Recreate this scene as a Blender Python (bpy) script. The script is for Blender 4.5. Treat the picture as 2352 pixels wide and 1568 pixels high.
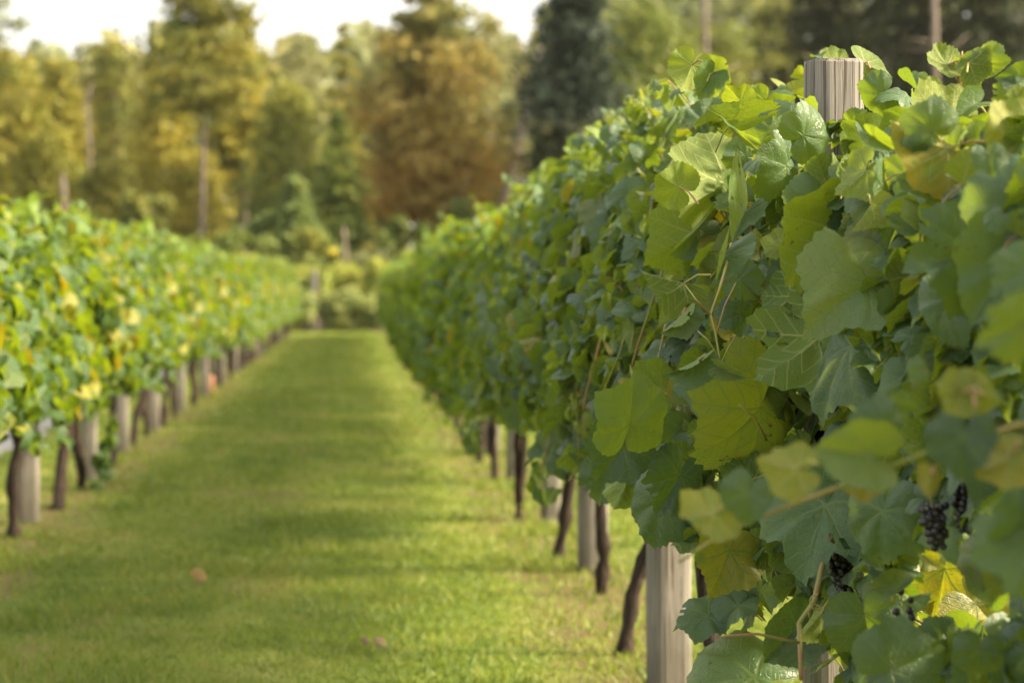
import bpy, math, random
import numpy as np
from mathutils import Vector, Matrix

S = bpy.context.scene
for o in list(bpy.data.objects):
    bpy.data.objects.remove(o)
COL = S.collection

# ------------------------------------------------------------------ camera
CAM_H = 1.28
FPX = 2352 * 85 / 36.0                      # focal length in units of a 2352 px wide frame
YAW = math.atan((1176 - 814) / FPX)         # rows run along +Y, the camera looks a little to their right
PITCH = math.atan((784 - 658) / FPX)
cam_d = bpy.data.cameras.new('camera')
cam = bpy.data.objects.new('camera', cam_d)
COL.objects.link(cam)
cam.location = (0, 0, CAM_H)
cam.rotation_euler = (math.radians(90) - PITCH, 0, -YAW)
cam_d.lens = 85
cam_d.sensor_width = 36
cam_d.clip_start = 0.1
cam_d.clip_end = 2000
cam_d.dof.use_dof = True
cam_d.dof.focus_distance = 4.9
cam_d.dof.aperture_fstop = 3.8
cam_d.dof.aperture_blades = 0
S.camera = cam

# ------------------------------------------------------------------ light
SUN_EL, SUN_AZ = math.radians(33), math.radians(97)    # azimuth from +Y towards +X
world = bpy.data.worlds.new('World')
S.world = world
world.use_nodes = True
wn = world.node_tree
sky = wn.nodes.new('ShaderNodeTexSky')
sky.sky_type = 'NISHITA'
sky.sun_disc = False
sky.sun_elevation = SUN_EL
sky.sun_rotation = SUN_AZ
sky.air_density = 1.0
sky.dust_density = 4.0
sky.ozone_density = 1.0
veil = wn.nodes.new('ShaderNodeMix')          # a thin white veil of cloud over the clear sky
veil.data_type = 'RGBA'
veil.inputs[0].default_value = 0.6
veil.inputs[7].default_value = (5.1, 4.7, 4.15, 1)
wn.links.new(sky.outputs[0], veil.inputs[6])
wn.links.new(veil.outputs[2], wn.nodes['Background'].inputs[0])
wn.nodes['Background'].inputs[1].default_value = 0.112
sun_d = bpy.data.lights.new('sun', 'SUN')
sun_d.energy = 4.4
sun_d.angle = math.radians(11.0)
sun_d.color = (1.0, 0.84, 0.59)
sun = bpy.data.objects.new('sun', sun_d)
COL.objects.link(sun)
sdir = Vector((math.sin(SUN_AZ) * math.cos(SUN_EL), math.cos(SUN_AZ) * math.cos(SUN_EL), math.sin(SUN_EL)))
sun.rotation_euler = sdir.to_track_quat('Z', 'Y').to_euler()
sun.location = sdir * 60
S.view_settings.view_transform = 'Standard'
S.view_settings.look = 'None'
S.view_settings.gamma = 1
S.view_settings.exposure = 1.85
S.cycles.max_bounces = 7
S.cycles.diffuse_bounces = 3
S.cycles.transmission_bounces = 5
S.cycles.glossy_bounces = 2
S.cycles.sample_clamp_indirect = 6
S.cycles.volume_bounces = 0

# ------------------------------------------------------------------ helpers
RV = np.array(cam.rotation_euler.to_matrix())


def ray(px, py):
    d = RV @ np.array([(px - 1176) / FPX, -(py - 784) / FPX, -1.0])
    return d / d[1]


def at(px, py, Y):
    """the point at distance Y along the rows that is seen at (px, py) of the 2352 px frame"""
    return np.array([0, 0, CAM_H]) + ray(px, py) * Y


def unit(v):
    v = np.asarray(v, float)
    return v / (np.linalg.norm(v, axis=-1, keepdims=True) + 1e-9)


class MB:
    """collects geometry for ONE mesh object"""

    def __init__(self):
        self.v, self.l, self.t, self.m, self.uv, self.rnd, self.yel = [], [], [], [], [], [], []
        self.n = 0

    def add(self, v, loops, tot, mat=0, uv=None, rnd=0.5, yel=0.0):
        v = np.asarray(v, np.float32).reshape(-1, 3)
        loops = np.asarray(loops, np.int32)
        tot = np.asarray(tot, np.int32)
        k = len(v)
        self.v.append(v)
        self.l.append(loops + self.n)
        self.t.append(tot)
        self.m.append(np.full(len(tot), mat, np.int32))
        self.uv.append(np.zeros((k, 2), np.float32) if uv is None else np.asarray(uv, np.float32))
        self.rnd.append(np.broadcast_to(np.float32(rnd), (k,)) if np.ndim(rnd) == 0 else np.asarray(rnd, np.float32))
        self.yel.append(np.broadcast_to(np.float32(yel), (k,)) if np.ndim(yel) == 0 else np.asarray(yel, np.float32))
        self.n += k

    def tube(self, pts, rad, sides=6, mat=0, cap=True, rough=0.0, rng=None, rnd=0.5):
        pts = np.asarray(pts, float)
        n = len(pts)
        rad = np.broadcast_to(np.asarray(rad, float), (n,)).copy()
        tan = unit(np.gradient(pts, axis=0))
        ref = np.array([0.0, 0, 1.0]) if abs(tan[0][2]) < 0.8 else np.array([1.0, 0, 0])
        vs = []
        for i in range(n):
            a = unit(np.cross(tan[i], ref))
            b = np.cross(tan[i], a)
            th = np.arange(sides) * 2 * math.pi / sides
            r = np.full(sides, rad[i])
            if rough:
                r = r * (1 + rng.uniform(-rough, rough, sides))
            vs.append(pts[i] + np.cos(th)[:, None] * a * r[:, None] + np.sin(th)[:, None] * b * r[:, None])
        loops, tot = [], []
        for i in range(n - 1):
            for j in range(sides):
                k = (j + 1) % sides
                loops += [i * sides + j, i * sides + k, (i + 1) * sides + k, (i + 1) * sides + j]
                tot.append(4)
        if cap:
            loops += list(range(sides))[::-1]
            tot.append(sides)
            loops += [(n - 1) * sides + j for j in range(sides)]
            tot.append(sides)
        self.add(np.concatenate(vs), loops, tot, mat, rnd=rnd)

    def build(self, name, mats, parent=None, smooth=True, loc=(0, 0, 0)):
        me = bpy.data.meshes.new(name)
        v = np.concatenate(self.v)
        l = np.concatenate(self.l)
        t = np.concatenate(self.t)
        me.vertices.add(len(v))
        me.vertices.foreach_set('co', v.ravel())
        me.loops.add(len(l))
        me.loops.foreach_set('vertex_index', l)
        me.polygons.add(len(t))
        st = np.zeros(len(t), np.int32)
        st[1:] = np.cumsum(t)[:-1]
        me.polygons.foreach_set('loop_start', st)
        me.polygons.foreach_set('loop_total', t)
        me.polygons.foreach_set('material_index', np.concatenate(self.m))
        me.polygons.foreach_set('use_smooth', np.full(len(t), smooth))
        uvl = me.uv_layers.new(name='UVMap')
        uvl.data.foreach_set('uv', np.concatenate(self.uv)[l].ravel())
        for nm, arr in (('rnd', self.rnd), ('yel', self.yel)):
            at_ = me.attributes.new(nm, 'FLOAT', 'POINT')
            at_.data.foreach_set('value', np.concatenate(arr))
        me.update(calc_edges=True)
        for m in (mats if isinstance(mats, (list, tuple)) else [mats]):
            me.materials.append(m)
        o = bpy.data.objects.new(name, me)
        COL.objects.link(o)
        o.location = loc
        if parent:
            o.parent = parent
        return o


def tag(o, label=None, cat=None, group=None, kind=None):
    if label:
        o['label'] = label
    if cat:
        o['category'] = cat
    if group:
        o['group'] = group
    if kind:
        o['kind'] = kind
    return o


def empty(name, loc, label, cat, group=None, rz=0.0):
    o = bpy.data.objects.new(name, None)
    o.empty_display_size = 0.2
    COL.objects.link(o)
    o.location = loc
    o.rotation_euler = (0, 0, rz)
    return tag(o, label, cat, group)


def copy_child(ch, parent):
    c = ch.copy()
    COL.objects.link(c)
    c.parent = parent
    return c


# ------------------------------------------------------------------ materials
class NT:
    def __init__(self, name):
        self.mat = bpy.data.materials.new(name)
        self.mat.use_nodes = True
        self.t = self.mat.node_tree
        self.t.nodes.clear()
        self.out = self.n('ShaderNodeOutputMaterial')

    def n(self, typ, **kw):
        nd = self.t.nodes.new(typ)
        for k, v in kw.items():
            setattr(nd, k, v)
        return nd

    def put(self, sock, val):
        if isinstance(val, bpy.types.NodeSocket):
            self.t.links.new(val, sock)
        else:
            if hasattr(sock.default_value, '__len__') and len(sock.default_value) == 4 and len(val) == 3:
                val = (*val, 1)
            sock.default_value = val

    def m(self, op, a, b=0.0, c=None, clamp=False):
        nd = self.n('ShaderNodeMath', operation=op, use_clamp=clamp)
        self.put(nd.inputs[0], a)
        self.put(nd.inputs[1], b)
        if c is not None:
            self.put(nd.inputs[2], c)
        return nd.outputs[0]

    def ss(self, lo, hi, x):
        nd = self.n('ShaderNodeMapRange', interpolation_type='SMOOTHSTEP')
        self.put(nd.inputs[0], x)
        self.put(nd.inputs[1], lo)
        self.put(nd.inputs[2], hi)
        return nd.outputs[0]

    def mix(self, f, a, b):
        nd = self.n('ShaderNodeMix', data_type='RGBA')
        self.put(nd.inputs[0], f)
        self.put(nd.inputs[6], a)
        self.put(nd.inputs[7], b)
        return nd.outputs[2]

    def attr(self, name):
        return self.n('ShaderNodeAttribute', attribute_name=name).outputs['Fac']

    def noise(self, scale, vec=None, detail=3.0, rough=0.55, dist=0.0):
        nd = self.n('ShaderNodeTexNoise')
        if vec is not None:
            self.put(nd.inputs['Vector'], vec)
        nd.inputs['Scale'].default_value = scale
        nd.inputs['Detail'].default_value = detail
        nd.inputs['Roughness'].default_value = rough
        nd.inputs['Distortion'].default_value = dist
        return nd.outputs[0]

    def ramp(self, fac, stops):
        nd = self.n('ShaderNodeValToRGB')
        cr = nd.color_ramp
        while len(cr.elements) < len(stops):
            cr.elements.new(0.5)
        for e, (p, c) in zip(cr.elements, stops):
            e.position = p
            e.color = (*c, 1)
        self.put(nd.inputs[0], fac)
        return nd.outputs[0]

    def scaled(self, coord, sc):
        nd = self.n('ShaderNodeMapping')
        self.put(nd.inputs[0], coord)
        nd.inputs['Scale'].default_value = sc
        return nd.outputs[0]

    def coord(self, which='Object'):
        return self.n('ShaderNodeTexCoord').outputs[which]

    def bsdf(self, base, rough=0.6, spec=0.4, normal=None):
        p = self.n('ShaderNodeBsdfPrincipled')
        self.put(p.inputs['Base Color'], base)
        self.put(p.inputs['Roughness'], rough)
        self.put(p.inputs['Specular IOR Level'], spec)
        if normal is not None:
            self.put(p.inputs['Normal'], normal)
        return p.outputs[0]

    def bump(self, h, strength=0.5, dist=0.01):
        nd = self.n('ShaderNodeBump')
        self.put(nd.inputs['Height'], h)
        nd.inputs['Strength'].default_value = strength
        nd.inputs['Distance'].default_value = dist
        return nd.outputs[0]

    def done(self, sh):
        self.t.links.new(sh, self.out.inputs[0])
        return self.mat

    def leafy(self, base, trans, f, rough=0.5, spec=0.35, normal=None, sheen=0.0):
        a = self.bsdf(base, rough, spec, normal)
        if sheen:
            a.node.inputs['Sheen Weight'].default_value = sheen
            a.node.inputs['Sheen Roughness'].default_value = 0.35
            a.node.inputs['Sheen Tint'].default_value = (0.85, 0.95, 0.9, 1)
        t = self.n('ShaderNodeBsdfTranslucent')
        self.put(t.inputs[0], trans)
        if normal is not None:
            self.put(t.inputs[1], normal)
        mx = self.n('ShaderNodeMixShader')
        self.put(mx.inputs[0], f)
        self.t.links.new(a, mx.inputs[1])
        self.t.links.new(t.outputs[0], mx.inputs[2])
        return self.done(mx.outputs[0])


def vine_leaf_material(name, veins):
    N = NT(name)
    rnd, yel = N.attr('rnd'), N.attr('yel')
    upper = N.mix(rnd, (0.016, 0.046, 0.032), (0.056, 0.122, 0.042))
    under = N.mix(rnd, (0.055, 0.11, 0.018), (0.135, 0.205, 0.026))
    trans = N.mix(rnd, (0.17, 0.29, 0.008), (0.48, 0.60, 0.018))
    back = N.n('ShaderNodeNewGeometry').outputs['Backfacing']
    normal = None
    yel_f = yel
    if veins:
        uv = N.n('ShaderNodeUVMap').outputs[0]
        sp = N.n('ShaderNodeSeparateXYZ')
        N.put(sp.inputs[0], uv)
        u, v = sp.outputs[0], sp.outputs[1]
        au = N.m('ABSOLUTE', u)
        vec = N.n('ShaderNodeCombineXYZ')
        N.put(vec.inputs[0], u)
        N.put(vec.inputs[1], v)
        N.put(vec.inputs[2], N.m('MULTIPLY', rnd, 37.0))
        P = vec.outputs[0]
        wob = N.m('MULTIPLY', N.m('SUBTRACT', N.noise(4.0, P, 1), 0.5), 0.07)
        perps, alongs = [], []
        for a in (0.0, 0.86, 1.85):
            al = N.m('ADD', N.m('MULTIPLY', au, math.sin(a)), N.m('MULTIPLY', v, math.cos(a)))
            pe = N.m('ABSOLUTE', N.m('ADD', N.m('SUBTRACT', N.m('MULTIPLY', au, math.cos(a)), N.m('MULTIPLY', v, math.sin(a))), wob))
            pe = N.m('ADD', pe, N.m('MULTIPLY', N.m('LESS_THAN', al, 0.0), 5.0))
            perps.append(pe)
            alongs.append(al)
        mn = N.m('MINIMUM', N.m('MINIMUM', perps[0], perps[1]), perps[2])
        main, sec = None, None
        for pe, al in zip(perps, alongs):
            w = N.m('MULTIPLY', N.m('SUBTRACT', 1.15, al), 0.024)
            mk = N.m('SUBTRACT', 1.0, N.ss(N.m('MULTIPLY', w, 0.4), w, pe))
            main = mk if main is None else N.m('MAXIMUM', main, mk)
            q = N.m('SUBTRACT', al, N.m('MULTIPLY', pe, 0.85))
            fr = N.m('ABSOLUTE', N.m('SUBTRACT', N.m('FRACT', N.m('MULTIPLY', q, 5.2)), 0.5))
            ln = N.m('SUBTRACT', 1.0, N.ss(0.03, 0.085, fr))
            ln = N.m('MULTIPLY', ln, N.m('LESS_THAN', N.m('SUBTRACT', pe, mn), 0.0005))
            sec = ln if sec is None else N.m('MAXIMUM', sec, ln)
        vo = N.n('ShaderNodeTexVoronoi', feature='DISTANCE_TO_EDGE')
        N.put(vo.inputs['Vector'], P)
        vo.inputs['Scale'].default_value = 17
        net = N.m('SUBTRACT', 1.0, N.ss(0.0, 0.07, vo.outputs[0]))
        vein = N.m('MAXIMUM', main, N.m('MAXIMUM', N.m('MULTIPLY', sec, 0.75), N.m('MULTIPLY', net, 0.22)))
        blot = N.noise(2.6, P, 3)
        upper = N.mix(N.m('MULTIPLY', N.ss(0.45, 0.75, blot), 0.55), upper, (0.075, 0.125, 0.030))
        # chlorotic yellow between the veins
        yel_f = N.m('MULTIPLY', yel, N.m('MULTIPLY', N.m('SUBTRACT', 1.15, N.m('MAXIMUM', main, N.m('MULTIPLY', sec, 0.8))), N.ss(0.2, 0.55, blot)), clamp=True)
        upper = N.mix(N.m('MULTIPLY', vein, 0.4), upper, (0.17, 0.22, 0.06))
        under = N.mix(N.m('MULTIPLY', vein, 0.7), under, (0.34, 0.36, 0.13))
        trans = N.mix(N.m('MULTIPLY', N.m('MAXIMUM', main, sec), 0.45), trans, (0.20, 0.25, 0.02))
        speck = N.ss(0.64, 0.68, N.noise(15.0, P, 2))
        speck = N.m('MULTIPLY', speck, N.ss(0.56, 0.68, N.noise(1.7, N.scaled(P, (1, 1, 3)), 1)))
        upper = N.mix(speck, upper, (0.10, 0.065, 0.03))
        under = N.mix(speck, under, (0.12, 0.07, 0.03))
        trans = N.mix(speck, trans, (0.05, 0.025, 0.01))
        rim = N.ss(0.62, 0.80, N.m('MULTIPLY', N.noise(1.3, N.scaled(P, (1, 1, 2)), 2), N.m('ADD', 0.72, N.m('MULTIPLY', N.n('ShaderNodeVectorMath', operation='LENGTH').outputs['Value'], 0.0))))
        upper = N.mix(N.m('MULTIPLY', rim, 0.6), upper, (0.20, 0.17, 0.04))
        hgt = N.m('SUBTRACT', N.m('MULTIPLY', N.noise(9.0, P, 2), 0.8), N.m('MULTIPLY', N.m('MAXIMUM', vein, net), 0.55))
        normal = N.bump(hgt, 0.42, 0.006)
    upper = N.mix(yel_f, upper, (0.29, 0.255, 0.022))
    under = N.mix(yel_f, under, (0.25, 0.20, 0.010))
    trans = N.mix(yel_f, trans, (0.52, 0.40, 0.008))
    if not veins:
        upper = N.mix(0.4, upper, (0.085, 0.14, 0.026))
    base = N.mix(back, upper, under)
    rough = N.m('ADD', 0.42, N.m('MULTIPLY', back, 0.25))
    return N.leafy(base, trans, 0.28, rough if veins else 0.6, 0.42 if veins else 0.3, normal, 0.12 if veins else 0.05)


def foliage_material(name, c0, c1, c2, t=0.35):
    """tree and shrub leaves: per-leaf mix of three hues plus soft clumps of hue"""
    N = NT(name)
    rnd = N.attr('rnd')
    yel = N.attr('yel')
    c = N.mix(rnd, c0, c1)
    c = N.mix(yel, c, c2)
    tr = N.mix(0.5, c, N.mix(yel, c1, c2))
    return N.leafy(c, tr, t, 0.6, 0.25)


def bark_material(name, a, b, scale=(30, 30, 4), bump=0.9):
    N = NT(name)
    co = N.coord('Object')
    n1 = N.noise(1.0, N.scaled(co, scale), 5, 0.65, 0.6)
    n2 = N.noise(5.0, co, 3)
    c = N.mix(N.ss(0.35, 0.65, n1), a, b)
    c = N.mix(N.m('MULTIPLY', n2, 0.35), c, a)
    return N.done(N.bsdf(c, 0.85, 0.2, N.bump(n1, bump, 0.02)))


def wood_material():
    N = NT('weathered_wood')
    co = N.coord('Object')
    grain = N.noise(1.0, N.scaled(co, (105, 105, 2.2)), 5, 0.7, 1.2)
    crk = N.noise(1.0, N.scaled(co, (62, 62, 0.9)), 3, 0.6, 1.6)
    crack = N.m('SUBTRACT', 1.0, N.ss(0.37, 0.45, crk))
    big = N.noise(6.0, co, 3)
    c = N.ramp(grain, [(0.25, (0.10, 0.092, 0.08)), (0.5, (0.22, 0.203, 0.178)), (0.75, (0.33, 0.305, 0.27))])
    c = N.mix(N.m('MULTIPLY', big, 0.4), c, (0.17, 0.15, 0.125))
    c = N.mix(N.m('MULTIPLY', crack, 0.8), c, (0.06, 0.042, 0.03))
    sz = N.n('ShaderNodeSeparateXYZ')
    N.put(sz.inputs[0], co)
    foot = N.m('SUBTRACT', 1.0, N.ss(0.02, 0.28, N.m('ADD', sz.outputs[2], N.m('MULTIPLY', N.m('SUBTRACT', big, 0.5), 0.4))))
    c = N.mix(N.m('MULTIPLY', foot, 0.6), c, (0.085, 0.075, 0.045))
    lich = N.ss(0.60, 0.68, N.noise(24.0, N.scaled(co, (1, 1, 0.4)), 3))
    c = N.mix(N.m('MULTIPLY', lich, 0.5), c, (0.17, 0.18, 0.14))
    h = N.m('SUBTRACT', N.m('MULTIPLY', grain, 0.5), crack)
    return N.done(N.bsdf(c, 0.8, 0.2, N.bump(h, 0.6, 0.006)))


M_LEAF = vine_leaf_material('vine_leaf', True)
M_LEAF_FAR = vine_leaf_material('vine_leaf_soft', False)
M_VINE_BARK = bark_material('vine_bark', (0.018, 0.012, 0.009), (0.07, 0.05, 0.037), (60, 60, 9))
M_BARK = bark_material('tree_bark', (0.10, 0.08, 0.065), (0.26, 0.21, 0.175), (14, 14, 2))
M_BARK_PALE = bark_material('pale_bark', (0.30, 0.25, 0.21), (0.48, 0.42, 0.36), (14, 14, 2))
M_BARK_RED = bark_material('reddish_bark', (0.16, 0.09, 0.065), (0.32, 0.19, 0.14), (14, 14, 2))
M_WOOD = wood_material()


def stem_material(name, a, b):
    N = NT(name)
    co = N.coord('Object')
    c = N.mix(N.ss(0.4, 0.6, N.noise(9.0, co, 2)), a, b)
    return N.done(N.bsdf(c, 0.55, 0.4))


M_STEM = stem_material('green_shoot', (0.20, 0.22, 0.04), (0.30, 0.22, 0.06))
M_CANE = stem_material('ripening_cane', (0.20, 0.20, 0.05), (0.24, 0.13, 0.05))
M_PETIOLE = stem_material('leaf_stalk', (0.26, 0.27, 0.05), (0.30, 0.17, 0.09))


def grape_material():
    N = NT('grape_skin')
    n = N.noise(60.0, N.coord('Object'), 3)
    c = N.mix(N.ss(0.4, 0.7, n), (0.005, 0.005, 0.007), (0.016, 0.015, 0.021))
    return N.done(N.bsdf(c, N.m('ADD', 0.3, N.m('MULTIPLY', n, 0.35)), 0.5))


M_GRAPE = grape_material()


def plain(name, col, rough=0.6, spec=0.3, var=0.3):
    N = NT(name)
    n = N.noise(12.0, N.coord('Object'), 3)
    c = N.mix(N.m('MULTIPLY', n, var), col, tuple(x * 0.45 for x in col))
    return N.done(N.bsdf(c, rough, spec))


def ground_material(name, stops, sc=1.0):
    N = NT(name)
    pos = N.n('ShaderNodeNewGeometry').outputs['Position']
    big = N.noise(0.9 * sc, N.scaled(pos, (1.0, 0.5, 1)), 4, 0.6)
    fine = N.noise(55.0, pos, 3, 0.7)
    c = N.ramp(N.m('ADD', N.m('MULTIPLY', big, 0.75), N.m('MULTIPLY', fine, 0.25)), stops)
    if name == 'lawn_soil':
        sx = N.n('ShaderNodeSeparateXYZ')
        N.put(sx.inputs[0], pos)
        d1 = N.m('ABSOLUTE', N.m('SUBTRACT', sx.outputs[0], 0.98))
        d2 = N.m('ABSOLUTE', N.m('ADD', sx.outputs[0], 1.73))
        band = N.m('SUBTRACT', 1.0, N.ss(0.1, 0.42, N.m('ADD', N.m('MINIMUM', d1, d2), N.m('MULTIPLY', N.m('SUBTRACT', N.noise(2.3, pos, 3), 0.5), 0.7))))
        c = N.mix(N.m('MULTIPLY', band, 0.85), c, (0.17, 0.12, 0.06))
    return N.done(N.bsdf(c, 0.9, 0.15, N.bump(fine, 0.8, 0.03)))


GRASS_STOPS = [(0.39, (0.070, 0.122, 0.022)), (0.46, (0.135, 0.200, 0.030)), (0.52, (0.220, 0.275, 0.042)), (0.585, (0.285, 0.285, 0.078)), (0.64, (0.28, 0.22, 0.10))]
M_LAWN = ground_material('lawn_soil', [(p, tuple(x * 0.8 for x in c)) for p, c in GRASS_STOPS])
M_GRAVEL = ground_material('gravel', [(0.3, (0.26, 0.24, 0.22)), (0.5, (0.38, 0.36, 0.34)), (0.7, (0.46, 0.44, 0.42))], 3.0)


def grass_material():
    N = NT('grass_blade')
    pos = N.n('ShaderNodeNewGeometry').outputs['Position']
    big = N.noise(1.1, N.scaled(pos, (1.0, 0.6, 0.0)), 6, 0.72)
    rnd = N.attr('rnd')
    mow = N.noise(1.0, N.scaled(pos, (2.2, 0.03, 0.0)), 2, 0.5)      # faint lengthwise mower tracks
    mid = N.noise(5.5, N.scaled(pos, (1.0, 0.7, 0.0)), 3, 0.6)
    big = N.m('ADD', N.m('MULTIPLY', big, 0.5), N.m('ADD', N.m('MULTIPLY', mow, 0.24), N.m('MULTIPLY', mid, 0.26)))
    c = N.ramp(N.m('ADD', N.m('MULTIPLY', big, 0.87), N.m('MULTIPLY', rnd, 0.13)), GRASS_STOPS)
    return N.leafy(c, N.mix(0.5, c, (0.30, 0.36, 0.03)), 0.4, 0.5, 0.3)


M_GRASS = grass_material()

# ------------------------------------------------------------------ ground
rng = np.random.default_rng(7)


def sheet(name, x0, x1, y0, y1, z, mat, nx=2, ny=2, jit=0.0):
    b = MB()
    xs, ys = np.linspace(x0, x1, nx), np.linspace(y0, y1, ny)
    X, Y = np.meshgrid(xs, ys)
    Z = np.full(X.shape, float(z))
    if jit:
        X = X + np.where((X == x0) | (X == x1), 1, 0) * rng.uniform(-jit, jit, X.shape)
    i = np.arange((ny - 1) * nx).reshape(ny - 1, nx)[:, :-1].ravel()
    q = np.stack([i, i + 1, i + 1 + nx, i + nx], 1).ravel()
    b.add(np.stack([X, Y, Z], -1).reshape(-1, 3), q, np.full(len(i), 4))
    return b.build(name, mat, smooth=False)


tag(sheet('ground', -160, 160, -30, 175, 0, M_LAWN), kind='structure')
tag(sheet('gravel_road', -7.2, -2.72, -20, 95, 0.004, M_GRAVEL, 2, 160, 0.12), kind='structure')


def build_grass():
    n = 330000
    d = np.exp(rng.uniform(math.log(6.5), math.log(74), n))
    lo = np.maximum(-0.155 * d - 0.6, -6.5)
    hi = np.minimum(0.285 * d + 0.4, 6.0)
    x = rng.uniform(lo, hi)
    keep = ~((x < -2.68) & (x > -7.3) & (rng.random(n) > 0.05))
    keep &= ~((x < -2.75 - rng.random(n) * 0.2) & (d < 60))
    strip = np.minimum(np.abs(x - 0.98), np.abs(x + 1.73))
    keep &= ~((strip < 0.3 + 0.12 * np.sin(d * 2.1 + x * 5)) & (rng.random(n) < 0.62 * (np.sin(d * 1.3) * np.sin(d * 3.1 + 1) > -0.25)))
    x, d = x[keep], d[keep]
    n = len(x)
    tuft = 1 + 0.55 * np.clip(np.sin(x * 3.1 + 2 * np.sin(d * 1.7)) * np.sin(d * 2.3 + 1.5 * np.sin(x * 2.2)), -0.6, 1)
    h = tuft * rng.uniform(0.012, 0.034, n) * (1 + 0.6 * (np.abs(x - 1.0) < 0.22) + 0.5 * (np.abs(x + 1.73) < 0.2))
    w = 0.0036 * np.maximum(1, d / 7.5) * rng.uniform(0.7, 1.3, n)
    a = rng.uniform(0, 2 * math.pi, n)
    lean = rng.uniform(0.2, 1.3, n) * h
    la = rng.uniform(0, 2 * math.pi, n)
    base = np.stack([x, d, np.full(n, 0.0)], 1)
    side = np.stack([np.cos(a), np.sin(a), np.zeros(n)], 1) * w[:, None]
    top = base + np.stack([np.cos(la) * lean, np.sin(la) * lean, h], 1)
    v = np.stack([base - side, base + side, top], 1).reshape(-1, 3)
    r = np.repeat(rng.random(n), 3)
    b = MB()
    b.add(v, np.arange(3 * n), np.full(n, 3), rnd=r)
    return b.build('grass', M_GRASS, smooth=False)


tag(build_grass(), kind='stuff')

# ------------------------------------------------------------------ posts
def make_post(name, h, w, loc, label, group, rz=0.0, tilt=0.0, seed=0):
    r = np.random.default_rng(seed + 100)
    b = MB()
    # a squared timber with well rounded corners
    sec = []
    c = w * 0.26
    hw = w / 2
    for sx, sy, a0 in ((1, 1, 0), (-1, 1, 90), (-1, -1, 180), (1, -1, 270)):
        for k in range(4):
            a = math.radians(a0 + k * 30)
            sec.append((sx * (hw - c) + c * math.cos(a), sy * (hw - c) + c * math.sin(a)))
    sec = np.array(sec)
    ns = len(sec)
    zs = [-0.15, 0.02, 0.3, 0.6, 0.9, 1.2, 1.5, h - 0.006, h]
    vs = []
    for i, z in enumerate(zs):
        k = 1.0 if i < len(zs) - 1 else 0.955
        off = r.uniform(-0.002, 0.002, 2)
        zz = np.full(ns, z) + (r.uniform(-0.002, 0.002, ns) if i >= len(zs) - 2 else 0)
        vs.append(np.column_stack([sec * k + off, zz]))
    loops, tot = [], []
    for i in range(len(zs) - 1):
        for j in range(ns):
            k = (j + 1) % ns
            loops += [i * ns + j, i * ns + k, (i + 1) * ns + k, (i + 1) * ns + j]
            tot.append(4)
    loops += [(len(zs) - 1) * ns + j for j in range(ns)]
    tot.append(ns)
    b.add(np.concatenate(vs), loops, tot)
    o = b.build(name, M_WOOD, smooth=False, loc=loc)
    o.rotation_euler = (tilt, 0, rz)
    return tag(o, label, 'post', group)


ORD = ['first', 'second', 'third', 'fourth', 'fifth', 'sixth', 'seventh', 'eighth', 'ninth', 'tenth', 'eleventh', 'twelfth']
RIGHT_POSTS = [5.0, 7.6, 10.8] + [13.1 + 2.6 * i for i in range(19)]
R_LABEL = ['weathered grey post whose sawn top stands clear above sharp vine leaves',
           'pale timber post seen low down under the drooping leaves of the grape-bearing row',
           'grey timber post between two dark leaning trunks on the lawn edge, grape-bearing row',
           'weathered post standing beside a forked dark vine trunk in the grape-bearing row']
for i, y in enumerate(RIGHT_POSTS):
    if i < 4:
        lab = R_LABEL[i]
    elif i < 8:
        lab = f'blurred timber post, {ORD[i]} along the grape-bearing row from the clear post top'
    elif i == len(RIGHT_POSTS) - 1:
        lab = 'sunlit end post at the far end of the grape-bearing row'
    else:
        lab = 'tiny blurred timber post in the far stretch of the grape-bearing row'
    make_post('trellis_post', 1.75 + rng.uniform(-0.02, 0.02) * (i > 0), 0.112 if i == 0 else (0.128 if i < 3 else 0.10),
              (1.0 + rng.uniform(-0.015, 0.015) + 0.055 * (i > 1), y, 0), lab, 'posts of the grape-bearing row', 0.12 + rng.uniform(-0.1, 0.1) * (i > 0), rng.uniform(-0.012, 0.012) * (i > 0), i)
LEFT_POSTS = [13.2, 16.1, 18.7, 21.4, 24.8, 28.3, 32.0, 35.5, 39.0, 42.5, 46.0, 49.5, 53.0, 56.5, 62.2]
L_LABEL = ['tall pale post under yellow-spotted leaves, beside the gravel road', 'grey post behind the dangling leafy shoot, row beside the gravel road',
           'dull brown post just past the dangling shoot, row beside the gravel road', 'narrow grey post half in shade between trunks, row beside the gravel road',
           'bright pale post between two dark trunks, row beside the gravel road', 'slim post close behind the bright pale one, row beside the gravel road',
           'wide pinkish post just past the orange stake, row beside the gravel road']
for i, y in enumerate(LEFT_POSTS):
    lab = L_LABEL[i] if i < len(L_LABEL) else 'tiny blurred post in the far stretch of the row beside the gravel road'
    make_post('trellis_post', 1.62, 0.13 if i in (0, 4, 6) else 0.10, (-1.765 + rng.uniform(-0.02, 0.02), y, 0), lab, 'posts of the row beside the gravel road',
              0.1 + rng.uniform(-0.12, 0.12), rng.uniform(-0.015, 0.015), 40 + i)

# orange stake in the left row
p = at(488, 905, 29.0)
b = MB()
b.tube([(0, 0, -0.05), (0, 0, 0.1), (0.004, 0, 0.2), (0.004, 0, 0.225)], [0.05, 0.05, 0.048, 0.03], 10)
o = b.build('marker_stake', plain('orange_paint', (0.40, 0.19, 0.10)), loc=(-1.72, 29.0, 0))
tag(o, 'short orange marker stake on the grass beside the vine trunks', 'stake')


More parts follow.
